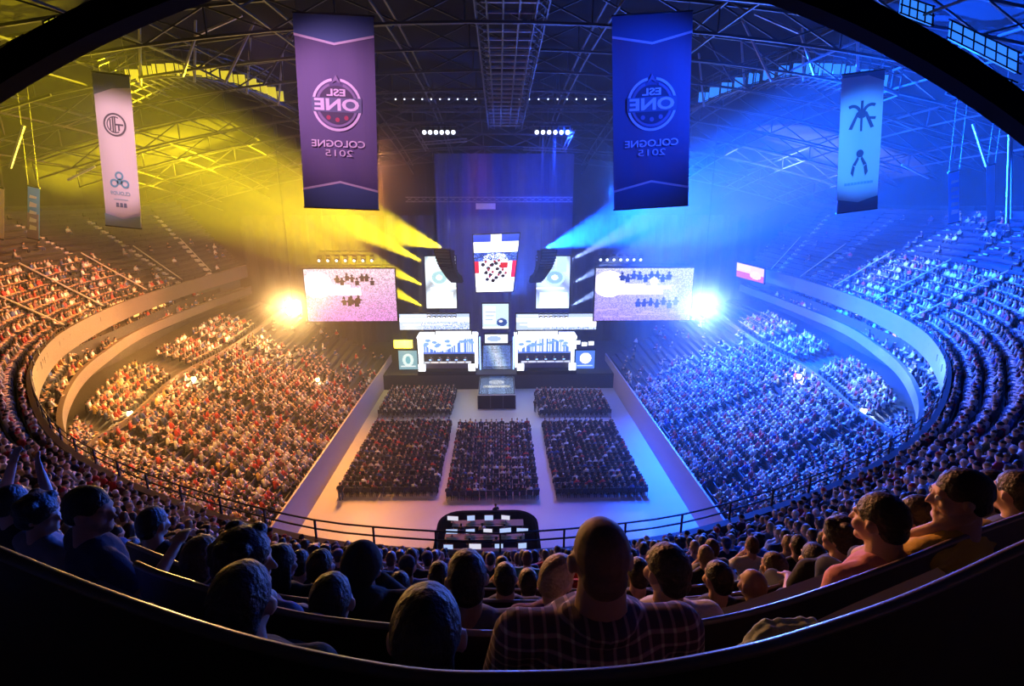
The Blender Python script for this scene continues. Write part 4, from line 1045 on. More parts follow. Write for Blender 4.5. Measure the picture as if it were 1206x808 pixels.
# ------------------------------------------------------------------ banners
def banner(label, c4, cloth, band, Yd=0, stripe=None, shape='v', name='hanging_banner'):
    """c4: image corners tl,tr,br,bl and a distance; hangs in a vertical plane"""
    (tlx,tly),(trx,try_),(brx,bry),(blx,bly),Y = c4
    tl,tr,br,bl = Yp(tlx,tly,Y),Yp(trx,try_,Y),Yp(brx,bry,Y),Yp(blx,bly,Y)
    W = ((tr-tl).length+(br-bl).length)/2; H = ((tl-bl).length+(tr-br).length)/2; c = (tl+tr+bl+br)/4
    lean = math.atan2((tl.x+tr.x-bl.x-br.x)/2, (tl.z+tr.z-bl.z-br.z)/2)
    root = empty(name, c, 0, label, 'banner'); root.rotation_euler = (0, lean, 0)
    n = 14; b = MB(); xs = np.linspace(-W/2,W/2,n); f1 = lambda x,z: V((x, .03*math.sin(x*3+z*.4), z)); zs = np.linspace(H/2,-H/2,18)
    b.sheet([[f1(x,z) for x in xs] for z in zs], cloth); b.sheet([[f1(x,z)+V((0,.03,0)) for x in xs] for z in zs], cloth); cl = b.build('cloth', root)
    for z in (H/2+.06,-H/2-.03): b = MB(); b.cyl((-W/2-.05,.01,z),(W/2+.05,.01,z),.05,'blackmetal',8); b.build('pole', root)
    for s in (-1,1):
        b = MB(); b.bar((s*W*.45,0,H/2),(s*W*.45-math.tan(lean)*4,0,min(ceil_z(c.x,c.y)-c.z, H/2+8)),.025,'steel'); b.build('cord', root)
    return cl, W, H
def plate(root, poly, m, y=-.05, name='band'):
    b = MB(); b.prism(poly, lambda u,v,w: V((u,y-w,v)), .012, m); return b.build(name, root)
def ringplate(root, cx, cz, r0, r1, m, y=-.06, a0=0, a1=360, n=40, sx=1.0, name='emblem_ring'):
    b = MB(); k = max(3,int(n*(a1-a0)/360)); an = [R(a0+(a1-a0)*i/k) for i in range(k+1)]
    for a,c in zip(an,an[1:]):
        p = [(cx+sx*r*math.cos(t), y, cz+r*math.sin(t)) for r,t in ((r0,a),(r1,a),(r1,c),(r0,c))]; b.add(p,[(0,1,2,3)],m)
    return b.build(name, root)
mat('cloth_banner', (.16,.13,.24), .8, bump=.1); mat('cloth_banner_band', (.10,.17,.34), .8); mat('print_pink', (.85,.72,.80), .7)
mat('cloth_pale', (.70,.62,.66), .8); mat('print_dark', (.10,.08,.12), .8); mat('print_blue', (.15,.35,.5), .8); mat('print_slate', (.16,.18,.26), .8); mat('print_mid', (.30,.24,.36), .8); mat('print_red', (.5,.08,.12), .8); mat('print_bluegrey', (.3,.42,.55), .8)
for side, c4 in (('left',((347,23),(438,13),(447,243),(358,247),34)), ('right',((722,14),(814,20),(811,245),(722,243),34))):
    root, W, H = banner('big %s banner with a mirrored round emblem, reading COLOGNE 2015 backwards' % ('violet' if side=='left' else 'deep blue'), c4, 'cloth_banner', 'cloth_banner_band')
    for s in (1,-1):
        e = s*H/2; a1 = e-s*H*.10; a2 = e-s*H*.135 if s>0 else e-s*H*.145
        if s > 0: plate(root, [(-W/2,e),(W/2,e),(W/2,e-H*.095),(0,e-H*.14),(-W/2,e-H*.10)], 'cloth_banner_band'); l = [(-W/2,e-H*.10),(0,e-H*.14),(W/2,e-H*.095)]
        else: plate(root, [(-W/2,e),(W/2,e),(W/2,e+H*.10),(0,e+H*.145),(-W/2,e+H*.10)], 'cloth_banner_band'); l = [(-W/2,e+H*.10),(0,e+H*.145),(W/2,e+H*.10)]
        t = H*.012; plate(root, [(u,v+t/2) for u,v in l]+[(u,v-t/2) for u,v in reversed(l)], 'print_pink', -.066, 'stripe')
    cz = H*.055; r = W*.32
    ringplate(root, 0, cz, r*.9, r, 'print_pink', a0=100, a1=440); ringplate(root, 0, cz, r*.74, r*.84, 'print_mid', a0=110,a1=430); ringplate(root,0,cz,0,r*.72,'print_dark', -.058, name='emblem_disc')
    plate(root, [(-r*.18,cz+r*.8),(0,cz+r*1.12),(r*.18,cz+r*.8),(0,cz+r*.9)], 'print_mid', -.064, 'emblem_peak')
    plate(root, [(-r*1.0,cz-r*.27),(r*1.0,cz-r*.27),(r*1.0,cz+r*.27),(-r*1.0,cz+r*.27)], 'print_slate', -.064, 'emblem_band')
    for k in (-1,0,1): ringplate(root, k*r*.36, cz-r*.48-(.0 if k else r*.08), 0, r*.09, 'print_red' if side=='left' else 'print_mid', -.067, n=10, name='emblem_star')
    for txt, size, z, m, bd in (('ESL',r*.5,cz+r*.45,'print_pink',.02),('ONE',r*.6,cz-.02,'print_pink',.03),('COLOGNE',W*.165,-H*.15,'print_pink',.015),('2015',W*.16,-H*.20,'print_pink',0)):
        o = textmesh(txt, size, m, 'lettering', root, True, .006, bd); o.location = (0,-.085,z)
        w = o.dimensions.x; tw = {'ESL':r*.75,'ONE':r*1.8,'COLOGNE':W*.70,'2015':W*.36}[txt]; sc = tw/max(w,.01); o.scale = (sc,1,1 if txt=='ONE' else .72)
# pale left banner with two round marks
root, W, H = banner('narrow pale pink banner on the left with two team emblems', ((110,92),(152,84),(166,266),(126,268),36), 'cloth_pale', '')
plate(root, [(-W/2,H/2),(W/2,H/2),(W/2,H/2-H*.07),(0,H/2-H*.085),(-W/2,H/2-H*.135)], 'print_slate'); plate(root, [(-W/2,-H/2),(W/2,-H/2),(W/2,-H/2+H*.085),(0,-H/2+H*.055),(-W/2,-H/2+H*.085)], 'print_bluegrey')
cz = H*.185; r = W*.31
ringplate(root,0,cz,r*.84,r,'print_dark'); ringplate(root,0,cz,r*.62,r*.72,'print_dark',a0=60,a1=300)
for x,h in ((-.38,.45),(-.16,.62),(.02,.62)): plate(root, [(r*(x-.06),cz-r*h),(r*(x+.06),cz-r*h),(r*(x+.06),cz+r*h),(r*(x-.06),cz+r*h)], 'print_dark', -.06, 'emblem_bar')
plate(root, [(r*.02,cz+r*.1),(r*.75,cz+r*.1),(r*.75,cz+r*-.05),(r*.42,cz-r*.05),(r*.42,cz-r*.5),(r*.28,cz-r*.5),(r*.28,cz-r*.05),(r*.02,cz-.05*r)], 'print_dark', -.062, 'emblem_hook')
cz = -H*.19; r = W*.13
for x,z in ((0,r*1.25),(-r*1.15,-r*.4),(r*1.15,-r*.4)): ringplate(root,x,cz+z,r*.5,r*.92,'print_blue')
ringplate(root,0,cz,0,r*.6,'print_blue',name='emblem_centre')
o = textmesh('CLOUD9', W*.14, 'print_bluegrey','lettering',root,True,.006,.01); o.location=(0,-.07,-H*.27)
plate(root, [(-W*.2,-H*.315),(W*.2,-H*.315),(W*.2,-H*.309),(-W*.2,-H*.309)], 'print_bluegrey', -.05,'rule'); [plate(root, [(x-W*.045,-H*.365),(x+W*.045,-H*.365),(x+W*.035,-H*.335),(x-W*.035,-H*.335)], 'print_slate', -.05, 'printed_mark') for x in (-W*.11,0,W*.11)]
# pale right banner
root, W, H = banner('narrow light blue banner on the right with two dark team emblems', ((993,82),(1040,90),(1033,246),(985,250),36), 'cloth_pale', '')
plate(root, [(-W/2,H/2),(W/2,H/2),(W/2,H/2-H*.07),(W*.12,H/2-H*.02),(-W/2,H/2-H*.02)], 'print_slate'); plate(root, [(-W/2,-H/2),(W/2,-H/2),(W/2,-H/2+H*.10),(0,-H/2+H*.065),(-W/2,-H/2+H*.10)], 'print_slate')
cz = H*.20; r = W*.36
for s in (-1,1):
    b = MB(); q = [(s*.10,.95),(s*.5,.92),(s*.95,.45)] ; 
    ringplate(root, s*r*.62, cz+r*.15, r*.40, r*.60, 'print_dark', a0=(60 if s>0 else -30)+0, a1=(210 if s>0 else 120)+0, name='emblem_arc')
    plate(root, [(s*r*.12,cz+r*.3),(s*r*.34,cz+r*.25),(s*r*.85,cz-r*.75),(s*r*.62,cz-r*.8)][::s], 'print_dark', -.06, 'emblem_leg')
plate(root, [(-r*.06,cz-r*.95),(r*.06,cz-r*.95),(r*.08,cz+r*.95),(-r*.08,cz+r*.95)], 'print_dark', -.062, 'emblem_spine')
plate(root, [(r*.3,cz-r*.05),(r*.95,cz-r*.12),(r*.9,cz-r*.3),(r*.4,cz-r*.22)], 'print_dark', -.062, 'emblem_bar')
cz = -H*.14
ringplate(root,0,cz+H*.07,0,W*.09,'print_dark',name='emblem_head')
for s in (-1,1):
    plate(root, [(s*W*.05,cz+H*.05),(s*W*.17,cz-H*.01),(s*W*.10,cz-H*.02),(s*W*.02,cz+H*.03)][::-s], 'print_dark', -.06, 'emblem_claw'); plate(root, [(s*W*.17,cz-H*.01),(s*W*.21,cz-H*.07),(s*W*.15,cz-H*.10),(s*W*.11,cz-H*.03)][::-s], 'print_dark', -.06, 'emblem_claw')
[plate(root, [(x-W*.035,-H*.30),(x+W*.03,-H*.30),(x+W*.035,-H*.282),(x-W*.03,-H*.28)], 'print_bluegrey', -.05, 'printed_mark') for x in [W*(-.32+.08*q) for q in range(9)]]
# narrow far strips
mat('print_stripblue', (.12,.35,.75), .7)
for k,(x0,y0,x1,y1,lab,m) in enumerate(((33,221,46,281,'thin blue and white strip banner hanging over the left upper tier','print_stripblue'),(1117,203,1130,262,'thin blue strip banner over the right upper tier, next to the pale right banner','print_stripblue'),(1162,195,1172,260,'thinner pale blue strip banner over the right upper tier, next to the tall pole','print_bluegrey'),(-4,222,4,281,'pale strip banner cut by the left picture edge','cloth_pale'))):
    root, W, H = banner(lab, ((x0,y0),(x1,y0),(x1,y1),(x0,y1),40), m, '')
    for j in range(5):
        z = H*(.32-.15*j)
        if k in (0,1): h = H*(.03,.05,.035,.045,.05)[j]; plate(root, [(-W*.32,z-h),(W*.3,z-h*.8),(W*.34,z+h*.6),(-W*.25,z+h)], 'plainwhite' if k==0 or j in (0,4) else 'print_bluegrey', -.06, 'printed_mark')
    if k == 0: plate(root, [(-W/2,-H/2),(W/2,-H/2),(W/2,0),(-W/2,0)], 'print_mid', -.05, 'band')
b = MB(); p0, p1 = Yp(1190,135,34), Yp(1186,263,34); b.tube([p0,p1],.09,'palesteel',10); b.tube([p0+V((.25,0,-.6)),p1+V((.2,0,.3))],.05,'palesteel',8)
o = b.build('suspension_pole'); tag(o, 'tall pale vertical double pole hanging at the right picture edge', 'pole')

# ------------------------------------------------------------------ roof gallery with lit boxes, lit panels
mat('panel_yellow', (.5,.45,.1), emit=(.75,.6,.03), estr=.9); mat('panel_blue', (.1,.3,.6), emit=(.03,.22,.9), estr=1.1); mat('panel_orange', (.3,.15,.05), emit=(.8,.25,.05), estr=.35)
for s, nm, pm, pts in ((-1,'left','panel_yellow',[(120,100,41),(160,84,43),(200,79,44),(240,82,46),(280,92,49),(312,104,52),(335,116,55)]),(1,'right','panel_blue',[(1060,100,41),(1015,84,43),(975,79,44),(935,80,46),(890,90,49),(850,104,52),(818,118,55)])):
    P = catmull([Yp(*q) for q in pts], 46); root = empty('roof_gallery', P[23], 0, 'curved catwalk under the roof with a row of %s lit boxes' % ('yellow' if s<0 else 'blue'), 'catwalk'); o0 = P[23]
    b = MB()
    for dz, w in ((-1.2,.16),(1.0,.12),(2.2,.12),(2.8,.1),(-.9,.08)): b.tube([p-o0+V((0,0,dz*.55)) for p in P], w*.6, 'steel', 5)
    for dy in (1.5,3.0): b.tube([p-o0+V((0,dy,-.6)) for p in P], .08, 'steel', 5)
    b.build('rails', root)
    b = MB()
    for p in P[::2]: b.bar(p-o0+V((0,0,-.7)), p-o0+V((0,3.0,-.9)), .09, 'steel'); b.bar(p-o0+V((0,0,-.7)), p-o0+V((0,0,1.5)), .06, 'steel')
    b.build('brackets', root)
    for p, q in zip(P[3::3], P[4::3]):
        b = MB(); c = p-o0; b.box(c+V((0,.3,-.1)), (.9,.1,.85), pm); b.build('lit_box', root)
    for t in (8,20,32,42):
        p = P[t]; b = MB(); b.bar(p-o0+V((0,0,-1)), p-o0+V((-s*1.6,-1,5)), .14, 'palesteel'); b.build('tie_rod', root)
# roof panels above the arch girder; the light on them is put in as emission
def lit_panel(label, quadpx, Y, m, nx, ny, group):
    q = [Yp(*p, Y) for p in quadpx]; c = sum(q, V((0,0,0)))/4; root = empty('roof_panel', c, 0, label, 'window', group)
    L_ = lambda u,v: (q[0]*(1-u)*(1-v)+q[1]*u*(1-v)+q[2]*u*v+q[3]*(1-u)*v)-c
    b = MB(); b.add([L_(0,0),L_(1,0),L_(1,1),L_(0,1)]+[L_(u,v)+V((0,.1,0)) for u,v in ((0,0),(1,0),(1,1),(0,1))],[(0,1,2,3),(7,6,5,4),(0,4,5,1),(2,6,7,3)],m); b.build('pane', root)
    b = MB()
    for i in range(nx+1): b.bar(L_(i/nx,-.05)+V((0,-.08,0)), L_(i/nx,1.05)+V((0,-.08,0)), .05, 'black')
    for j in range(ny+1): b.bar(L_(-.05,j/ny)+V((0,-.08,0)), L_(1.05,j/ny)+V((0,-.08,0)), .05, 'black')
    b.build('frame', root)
lit_panel('long row of roof panels given a blue glow above the right arch girder', [(1046,38),(1190,95),(1187,115),(1048,60)], 29, 'panel_blue', 10, 1, None)
lit_panel('upper roof panel given a blue glow, left of the two above the long row', [(1062,-4),(1098,8),(1097,30),(1060,16)], 30, 'panel_blue', 4, 2, None)
lit_panel('upper roof panel given a blue glow, nearest the right picture edge', [(1120,25),(1198,62),(1197,86),(1118,46)], 30, 'panel_blue', 6, 2, None)
lit_panel('lowest roof panel given a yellow glow at the upper left corner', [(2,97),(58,68),(60,84),(4,112)], 29, 'panel_yellow', 6, 1, None)
lit_panel('middle roof panel given a yellow glow at the upper left corner', [(-6,60),(28,42),(30,58),(-4,76)], 30, 'panel_yellow', 4, 2, None)
lit_panel('small roof panel given a yellow glow, nearest the arch girder, upper left', [(52,26),(66,20),(66,44),(53,50)], 30, 'panel_yellow', 2, 2, None)
# loose trusses under the roof at the sides
for k,(a,c,Y,m) in enumerate((((230,42),(285,18),40,'palesteel'),((265,98),(300,25),42,'palesteel'),((300,25),(345,48),42,'palesteel'),((310,100),(345,40),46,'steel'),((215,90),(232,38),41,'palesteel'),((0,130),(60,112),38,'steel'),((12,198),(28,148),40,'palesteel'),((80,212),(112,196),44,'palesteel'))):
    for s in (0,1):
        a2, c2 = (a, c) if s==0 else ((1174-a[0],a[1]-2),(1174-c[0],c[1]-2))
        b = MB(); p, q = Yp(*a2,Y), Yp(*c2,Y); b.bar(p,q,.14,m); o = b.build('ceiling_beam'); struct(o)

# ------------------------------------------------------------------ mixing desk area on the floor
c0 = at(573,655,Z=0); c0 = V((c0.x, 32.2, 0))
pl = at(512,640,Z=1.2); pr = at(636,640,Z=1.2)
W = pr.x-pl.x; cx = (pl.x+pr.x)/2
root = empty('mixing_platform', (cx,32.0,0), 0, 'black round-cornered mixing platform on the near end of the floor', 'platform')
def rr(w, d, r, n=6):
    out = []
    for sx, sy, a0 in ((1,1,0),(-1,1,90),(-1,-1,180),(1,-1,270)):
        for k in range(n+1): a = R(a0+90*k/n); out.append((sx*(w/2-r)+r*math.cos(a), sy*(d/2-r)+r*math.sin(a)))
    return out
b = MB(); b.prism(rr(W,6.4,1.7), lambda u,v,w: V((u,v,w)), .5, 'black'); b.build('deck', root)
b = MB(); P = rr(W,6.4,1.7); ring = [V((u,v,0)) for u,v in P]; ring.append(ring[0]); ring = [p for p in ring]
b.sheet([ring,[p+V((0,0,1.5)) for p in ring],[V((p.x*.94,p.y*.92,1.5)) for p in ring],[V((p.x*.94,p.y*.92,.5)) for p in ring]],'black'); b.build('surround', root)
def desk(label, x, y, w):
    r = empty('mixing_desk', (cx+x,32+y,.5), 0, label, 'desk'); b = MB(); b.box((0,0,.74),(w,.8,.06),'blackmetal'); b.build('top', r)
    for s in (-1,1): b = MB(); b.box((s*(w/2-.05),0,.36),(.06,.7,.72),'blackmetal'); b.build('side_panel', r)
    b = MB(); b.box((0,.05,.80),(w*.5,.5,.06),'steel',Matrix.Rotation(R(8),3,'X')); b.build('control_surface', r)
desk('long dark desk in the far row of the mixing platform', 0, 1.9, 5.2); desk('long dark desk in the middle row of the mixing platform', -.2, .3, 5.6); desk('long dark desk in the near row of the mixing platform', 0, -1.4, 5.2)
mp = None
mat('glowdesk', (.2,.2,.2), emit=(.8,.8,.95), estr=.9)
def monitor(x, y, w, h, lab, m='glowmonitor', up=False):
    r = empty('monitor', (cx+x,32+y,1.27), jit(.2), lab, 'monitor', 'monitors on the mixing platform')
    b = MB(); b.box((0,.03,.35),(w+.05,.04,h+.05),'blackmetal'); ds = b.build('display', r)
    b = MB(); b.box((0,.005,.35),(w,.01,h),m); b.build('lit_screen', ds)
    b = MB(); b.bar((0,.06,0),(0,.06,.3),.05,'blackmetal'); b.box((0,.06,.01),(.3,.2,.02),'blackmetal'); b.build('stand', r)
for row,(y,n,nm) in enumerate(((1.9,5,'far'),(.3,5,'middle'),(-1.4,4,'near'))):
    for k in range(n):
        if (row,k) in ((0,4),): continue
        monitor(-2.5+k*5.2/(n-1)*.96+jit(.12), y+.1, rnd.choice((.55,.62,.8)), rnd.choice((.34,.4)), 'lit computer monitor on the %s desk of the mixing platform, %s' % (nm, ['at its left end','second from the left','third from the left','fourth from the left','at its right end'][k]), 'glowmonitor' if (k+row)%3 else 'glowdesk')
for k,(x,y,t) in enumerate(((-1.9,1.1,'black'),(-.4,1.1,'white'),(1.2,1.0,'black'),(-1.2,-.55,'black'),(.6,-.5,'grey'),(2.3,-.5,'navy'),(-.5,-2.2,'black'),(1.5,-2.2,'grey'))):
    o = bpy.data.objects.new('person', TEMPL[k%3]); COL.objects.link(o); o.location = (cx+x,32+y,.5+.41); o.rotation_euler=(0,0,jit(.3)); o.material_slots[1].link='OBJECT'; o.material_slots[1].material=MATS['cloth_'+t]
    tag(o, 'operator in a %s top seated at the mixing platform, %s' % (t, ['far row, left','far row, middle','far row, right','middle row, left','middle row, middle','middle row, right','near row, left','near row, right'][k]), 'person')
    c = MB(); c.box((0,-.02,.44),(.46,.44,.05),'seatm'); c.box((0,-.24,.7),(.44,.05,.45),'seatm'); c.cyl((0,0,0),(0,0,.43),.03,'blackmetal',8); c.box((0,0,.02),(.4,.4,.04),'blackmetal'); c = c.build('office_chair'); c.location=(cx+x,32+y,.5); tag(c, 'dark office chair under the operator at the mixing platform, %s' % ['far row, left','far row, middle','far row, right','middle row, left','middle row, middle','middle row, right','near row, left','near row, right'][k], 'chair')
# people standing on the floor
STM = person_meshes(pose='stand', arms='side', vox=.021)
me = bpy.data.meshes.new('person'); bm = bmesh.new()
for k, nm in enumerate(['body','top','trousers','hair']):
    n0 = len(bm.faces); bm.from_mesh(STM[nm]); bm.faces.ensure_lookup_table()
    for fc in bm.faces[n0:]: fc.material_index = k; fc.smooth = True
bm.to_mesh(me); bm.free()
for k in ('skin','cloth_black','denim','hair_dark'): me.materials.append(MATS[k])
for px,py,lab in ((527,526,'person standing in the aisle left of the middle seating block'),(630,486,'person standing in black beside the right front seating block'),(584,620,'person standing at the far edge of the mixing platform'),(640,470,'person standing in the aisle near the right end of the stage thrust'),(402,590,'person standing alone on the open floor at the left'),(520,470,'person standing left of the stage thrust near the stage')):
    p = at(px,py,Z=0); o = bpy.data.objects.new('person', me); COL.objects.link(o); o.location = (p.x,p.y,0 if px!=584 else 0); o.rotation_euler=(0,0,jit(1)); tag(o, lab, 'person')
    if px == 584: o.location = (p.x, 35.7, 0)

# club level: lit windows / small screens on the back wall and glowing lamps
def wall_screen(label, i, w, h, dz, m, inset=4.0):
    p, n = BF[i], BN[i]; c = V((AT[i].x-n.x*.12, AT[i].y-n.y*.12, p.z+dz-.1)); t = V((-n.y,n.x,0)); rot = Matrix((t,n,V((0,0,1)))).transposed()
    r = empty('lit_window' if m!='glowmonitor' else 'wall_screen', c, 0, label, 'window' if m!='glowmonitor' else 'screen'); b = MB(); b.box((0,0,0),(w,.1,h),m,rot); b.build('pane', r); b = MB(); b.box(n*.08,(w+.3,.1,h+.3),'blackmetal',rot); b.build('frame', r)
def bi(px, side):
    best = None
    for i in range(NI):
        if BF[i].x*side < 8 or BF[i].y < 30: continue
        q = proj(BF[i]); 
        if q and (best is None or abs(q[0]-px) < best[0]): best = (abs(q[0]-px), i)
    return best[1]
for px,w,h,m,lab in ((225,3.4,1.3,'glowwarm','yellow lit window of the left club level nearest the stage'),(197,1.6,1.2,'glowwarm','small yellow lit window of the left club level with a dark figure before it'),(148,2.6,1.3,'glowmonitor','pale blue wall screen on the left club level'),(238,1.2,1.1,'glowmonitor','small blue wall screen of the left club level at its stage end')): wall_screen(lab, bi(px,-1), w, h, 1.0, m)
for px,w,h,m,lab in ((1022,4.2,2.0,'glowpink','large pink lit window of the right club level'),(978,2.4,1.3,'glowwhite','white lit window of the right club level nearest the stage'),(1108,1.8,2.2,'glowpink','tall pink lit window at the curve of the right club level')): wall_screen(lab, bi(px,1), w, h, 1.1, m)
mat('glowlamp_warm', (1,.8,.4), emit=(1,.72,.25), estr=10); mat('glowlamp_cool', (1,1,1), emit=(.6,.78,1), estr=10)
def small_lamp(label, p, warm, energy, size=.3):
    r = empty('wall_lamp', p, 0, label, 'lamp'); b = MB(); b.tube([(0,0,-size/2),(0,0,0),(0,0,size/2)],[size*.3,size*.5,size*.3],'glowlamp_warm' if warm else 'glowlamp_cool',10); b.build('bulb', r); b = MB(); b.box((0,0,size*.6),(size*.7,size*.7,size*.2),'blackmetal'); b.bar((0,0,size*.6),(0,0,size*.6+.5),.05,'blackmetal'); b.build('holder', r)
    light('POINT', p+V((0,0,-size)), None, energy, (1,.6,.2) if warm else (.45,.6,1), rad=.4)

# ------------------------------------------------------------------ lights
def light(kind, loc, target, energy, col, rad=.5, angle=60, blend=.5, size=(2,2)):
    d = bpy.data.lights.new('lamp', kind); d.energy = energy; d.color = col
    if kind == 'SPOT': d.spot_size = R(angle); d.spot_blend = blend; d.shadow_soft_size = rad
    elif kind == 'AREA': d.shape = 'RECTANGLE'; d.size, d.size_y = size
    else: d.shadow_soft_size = rad
    o = bpy.data.objects.new('lamp', d); COL.objects.link(o); o.location = loc
    if target is not None: o.rotation_euler = (V(target)-V(loc)).to_track_quat('-Z','Y').to_euler()
    return o
KW = 1000.0
# named lamps along the walkways
for px,py,Z,wm,lab in ((153,487,8.6,1,'bright warm lamp at the near end of the left walkway'),(228,446,8.6,1,'bright warm lamp in the middle of the left walkway'),(43,440,12.0,1,'white-yellow lamp at the near curve of the left club level'),(374,447,5.2,1,'warm lamp among the crowd in the left lower bowl'),(941,443,8.6,0,'white lamp in the middle of the right walkway'),(1017,484,8.6,0,'white lamp at the near end of the right walkway'),(866,338,9.0,0,'small blue-white lamp between the right screen and the right stand'),(851,385,6.0,0,'small white lamp below the blazing floodlight on the right')):
    small_lamp(lab, at(px,py,Z=Z), wm, 1.2*KW, .45)
# warm wash on the left stand, blue wash on the right
light('SPOT', (-14,66,26), (-27,46,6), 100*KW, (1,.34,.06), 1.0, 75, .8)
light('SPOT', (-14,58,30), (-23,42,4), 80*KW, (1,.40,.08), 1.0, 60, .9)
light('SPOT', (-14,64,28), (-46,48,15), 105*KW, (1,.32,.07), 1.0, 62, .9)
light('SPOT', (14,66,26), (29,46,6), 820*KW, (.004,.085,1), 1.0, 75, .8)
light('SPOT', (14,58,30), (25,42,4), 330*KW, (.01,.11,1), 1.0, 60, .9)
light('SPOT', (14,64,28), (46,46,15), 660*KW, (.004,.085,1), 1.0, 65, .9)
light('SPOT', (12,62,30), (31,42,8), 55*KW, (.45,.62,1), .6, 24, .7)
light('SPOT', (12,62,30), (47,57,17), 90*KW, (.35,.55,1), .6, 16, .7)
light('SPOT', (12,60,30), (23,38,4), 36*KW, (.5,.65,1), .6, 16, .9)
# blinders
cb = at(345,362,Y=SY-6.2); light('SPOT', cb, (-32,34,8), 24*KW, (1,.46,.12), .9, 100, .6)
cb = at(826,360,Y=SY-6.2); light('SPOT', cb, (26,30,10), 60*KW, (.03,.14,1), .9, 140, .6)
# floor: pink-white from the left, blue from the right
light('SPOT', (-13,62,30), (-12,37,0), 36*KW, (1,.33,.03), 1.2, 40, .9)
light('SPOT', (-2,66,31), (-3,42,0), 20*KW, (1,.14,.45), 1.2, 38, .9)
light('SPOT', (14,60,30), (11,42,0), 62*KW, (.03,.085,1), 1.2, 60, .9)
light('SPOT', (3,66,30), (1,50,0), 10*KW, (.5,.45,1), 1.2, 50, .9)
# stage light; the two blue spots are added, unseen fill for haze and curtain
light('AREA', (1,64,22), (1,68,4), 2*KW, (.75,.85,1), size=(14,3))
light('SPOT', (16,70,28), (13,72,2), 40*KW, (.01,.06,1), 1, 80, .9)
light('SPOT', (8,60,31), (1,83,20), 75*KW, (.01,.05,1), 1, 75, .9)
# near stands, rim light from the stage side
light('SPOT', (-14,62,29), (0,2,20.9), 170*KW, (1,.36,.16), .8, 14, .9)
light('SPOT', (-14,62,29), (-14,8,18), 40*KW, (1,.33,.2), .8, 30, .9)
light('SPOT', (16,62,29), (-1,2,20.9), 300*KW, (.03,.13,1), .8, 16, .9)
light('SPOT', (2,72,12), (1,50,34), 90*KW, (.03,.12,1), .8, 90, .9)  # unseen uplight added to turn the roof steel blue
light('SPOT', (20,74,14), (40,70,20), 90*KW, (.01,.07,1), .8, 120, .9)  # unseen spot added to fill the right-hand haze with blue
light('SPOT', (16,62,29), (18,8,19), 340*KW, (.015,.09,1), .8, 45, .9)
# unseen spots added by the near arch girder to tint the banners
light('SPOT', (-12,26.5,32), Yp(392,125,34), 4*KW, (.85,.42,.85), .4, 72, .9)
light('SPOT', (-18,26.5,28.5), Yp(138,180,36), 7*KW, (1,.6,.72), .4, 40, .6)
light('SPOT', (14,26.5,31.5), Yp(768,125,34), 9*KW, (.01,.07,1), .4, 72, .9)
light('SPOT', (20,26.5,28), Yp(1012,170,36), 12*KW, (.03,.22,1), .4, 40, .6)
# beams through the haze
def beam_px(p0, Y0, p1, Y1, e, col, ang, blend=.2): light('SPOT', Yp(p0[0],p0[1],Y0), Yp(p1[0],p1[1],Y1), e*1.4, col, .12, ang, blend)
yc, bc = (1,.74,.01), (.004,.085,1)
beam_px((522,292), SY-4, (330,228), 49, 720*KW, yc, 25, .5)
for y,ty,e in ((309,268,1800),(336,300,1500),(361,322,1500)): light('SPOT', Yp(499,y,69.6), Yp(420,ty,69.9), e*KW, yc, .1, 20, .3)
beam_px((642,292), SY-4, (840,228), 49, 3400*KW, bc, 27, .5)
for y,ty in ((307,270),(335,300),(361,325)): light('SPOT', Yp(671,y,69.6), Yp(740,ty,69.9), 1000*KW, (.3,.45,1), .1, 15, .3)
# light from the club level onto its guests
for i in (bi(90,-1), bi(130,-1), bi(200,-1)):
    p, n = BF[i], BN[i]; light('AREA', V((p.x+n.x*3,p.y+n.y*3,p.z+1.7)), V((p.x,p.y,p.z-1)), 1.6*KW, (1,.5,.15), size=(8,1))
for i in (bi(1010,1), bi(1060,1), bi(1100,1)):
    p, n = BF[i], BN[i]; light('AREA', V((p.x+n.x*3,p.y+n.y*3,p.z+1.7)), V((p.x,p.y,p.z-1)), 2.2*KW, (.45,.6,1), size=(8,1))
# warm concourse light along the near left fascia
for x,y,e in ((-30,36,3),(-24,29,2.5)): light('POINT', (x+2.5,y+2.5,12.5), None, e*KW, (1,.45,.08), .5)
for x,y,e in ((32,36,3),): light('POINT', (x-2.5,y+2.5,12.5), None, e*KW, (.12,.3,1), .5)

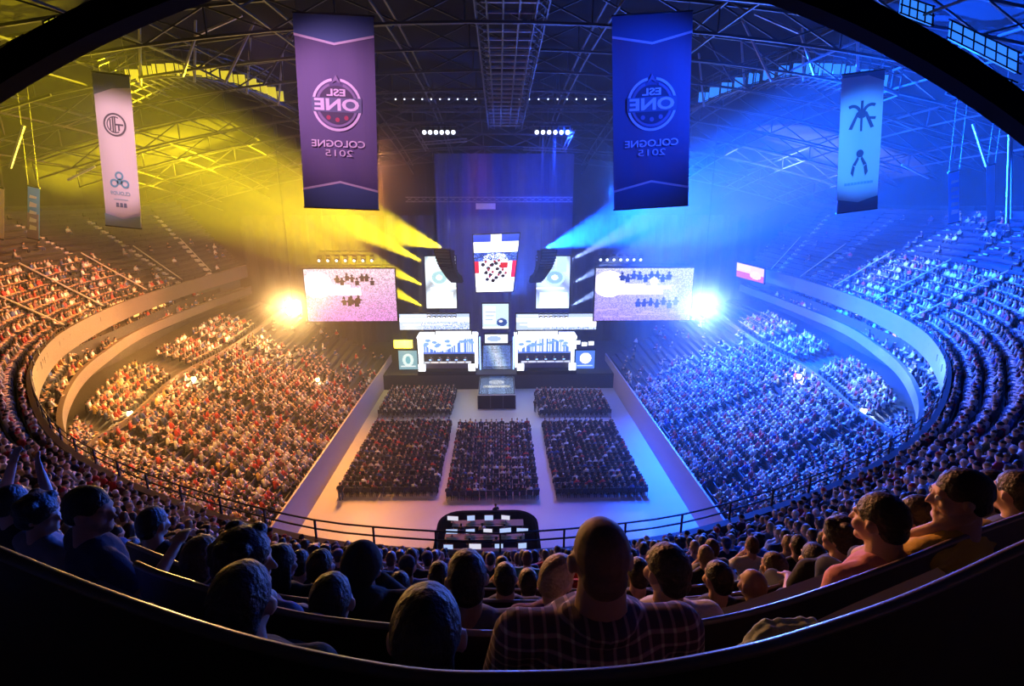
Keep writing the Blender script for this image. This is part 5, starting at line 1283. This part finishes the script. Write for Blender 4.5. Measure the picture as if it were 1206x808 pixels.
# volume spheres added to form the halo of the two floodlights
def halo_haze(label, c, r, dens):
    m = bpy.data.materials.new('halo_haze'); m.use_nodes = True; nt = m.node_tree; nt.nodes.remove(nt.nodes['Principled BSDF'])
    sc_ = nt.nodes.new('ShaderNodeVolumeScatter'); tc = nt.nodes.new('ShaderNodeTexCoord'); gr = nt.nodes.new('ShaderNodeTexGradient'); gr.gradient_type = 'QUADRATIC_SPHERE'
    vm = nt.nodes.new('ShaderNodeVectorMath'); vm.operation = 'SCALE'; vm.inputs['Scale'].default_value = 1/r; mu = nt.nodes.new('ShaderNodeMath'); mu.operation = 'MULTIPLY'; mu.inputs[1].default_value = dens
    nt.links.new(tc.outputs['Object'], vm.inputs[0]); nt.links.new(vm.outputs[0], gr.inputs[0]); nt.links.new(gr.outputs['Fac'], mu.inputs[0]); nt.links.new(mu.outputs[0], sc_.inputs['Density']); nt.links.new(sc_.outputs[0], nt.nodes['Material Output'].inputs['Volume'])
    bm = bmesh.new(); bmesh.ops.create_icosphere(bm, subdivisions=3, radius=r); me = bpy.data.meshes.new('halo_haze'); bm.to_mesh(me); bm.free(); me.materials.append(m)
    o = bpy.data.objects.new('halo_haze', me); COL.objects.link(o); o.location = c; tag(o, label, 'halo_haze', kind='stuff')
for px,py,c_,lab in ((345,362,(1,.55,.14),'added haze sphere forming the halo of the warm floodlight left of the stage'),(826,360,(.35,.5,1),'added haze sphere forming the halo of the white floodlight right of the stage')):
    p = at(px,py,Y=SY-5.9); halo_haze(lab, p, 6.5, .10); light('POINT', p, None, 9*KW, c_, .5)
p = at(475,405,Y=SY-4.2); light('POINT', p, None, 1.2*KW, (1,.7,.03), .3)
# haze filling the hall
m = bpy.data.materials.new('haze'); m.use_nodes = True; nt = m.node_tree; nt.nodes.remove(nt.nodes['Principled BSDF'])
vs_ = nt.nodes.new('ShaderNodeVolumeScatter'); vs_.inputs['Density'].default_value = .0025; vs_.inputs['Anisotropy'].default_value = .25; vs_.inputs['Color'].default_value = (1,1,1,1)
nt.links.new(vs_.outputs[0], nt.nodes['Material Output'].inputs['Volume']); MATS['haze'] = m
b = MB(); b.box((0,60.5,18),(118,65,35.4),'haze'); o = b.build('haze'); tag(o, 'thin stage haze hanging in the hall around the beams', 'haze', kind='stuff')
w = bpy.data.worlds.new('world'); S.world = w; w.use_nodes = True; w.node_tree.nodes['Background'].inputs[0].default_value = (.02,.03,.08,1); w.node_tree.nodes['Background'].inputs[1].default_value = .15
S.view_settings.view_transform = 'Standard'; S.view_settings.look = 'None'; S.view_settings.exposure = 0; S.view_settings.gamma = 1; S.view_settings.use_curve_mapping = False
S.cycles.volume_bounces = 0; S.cycles.max_bounces = 5; S.cycles.diffuse_bounces = 2; S.cycles.glossy_bounces = 2; S.cycles.sample_clamp_indirect = 4
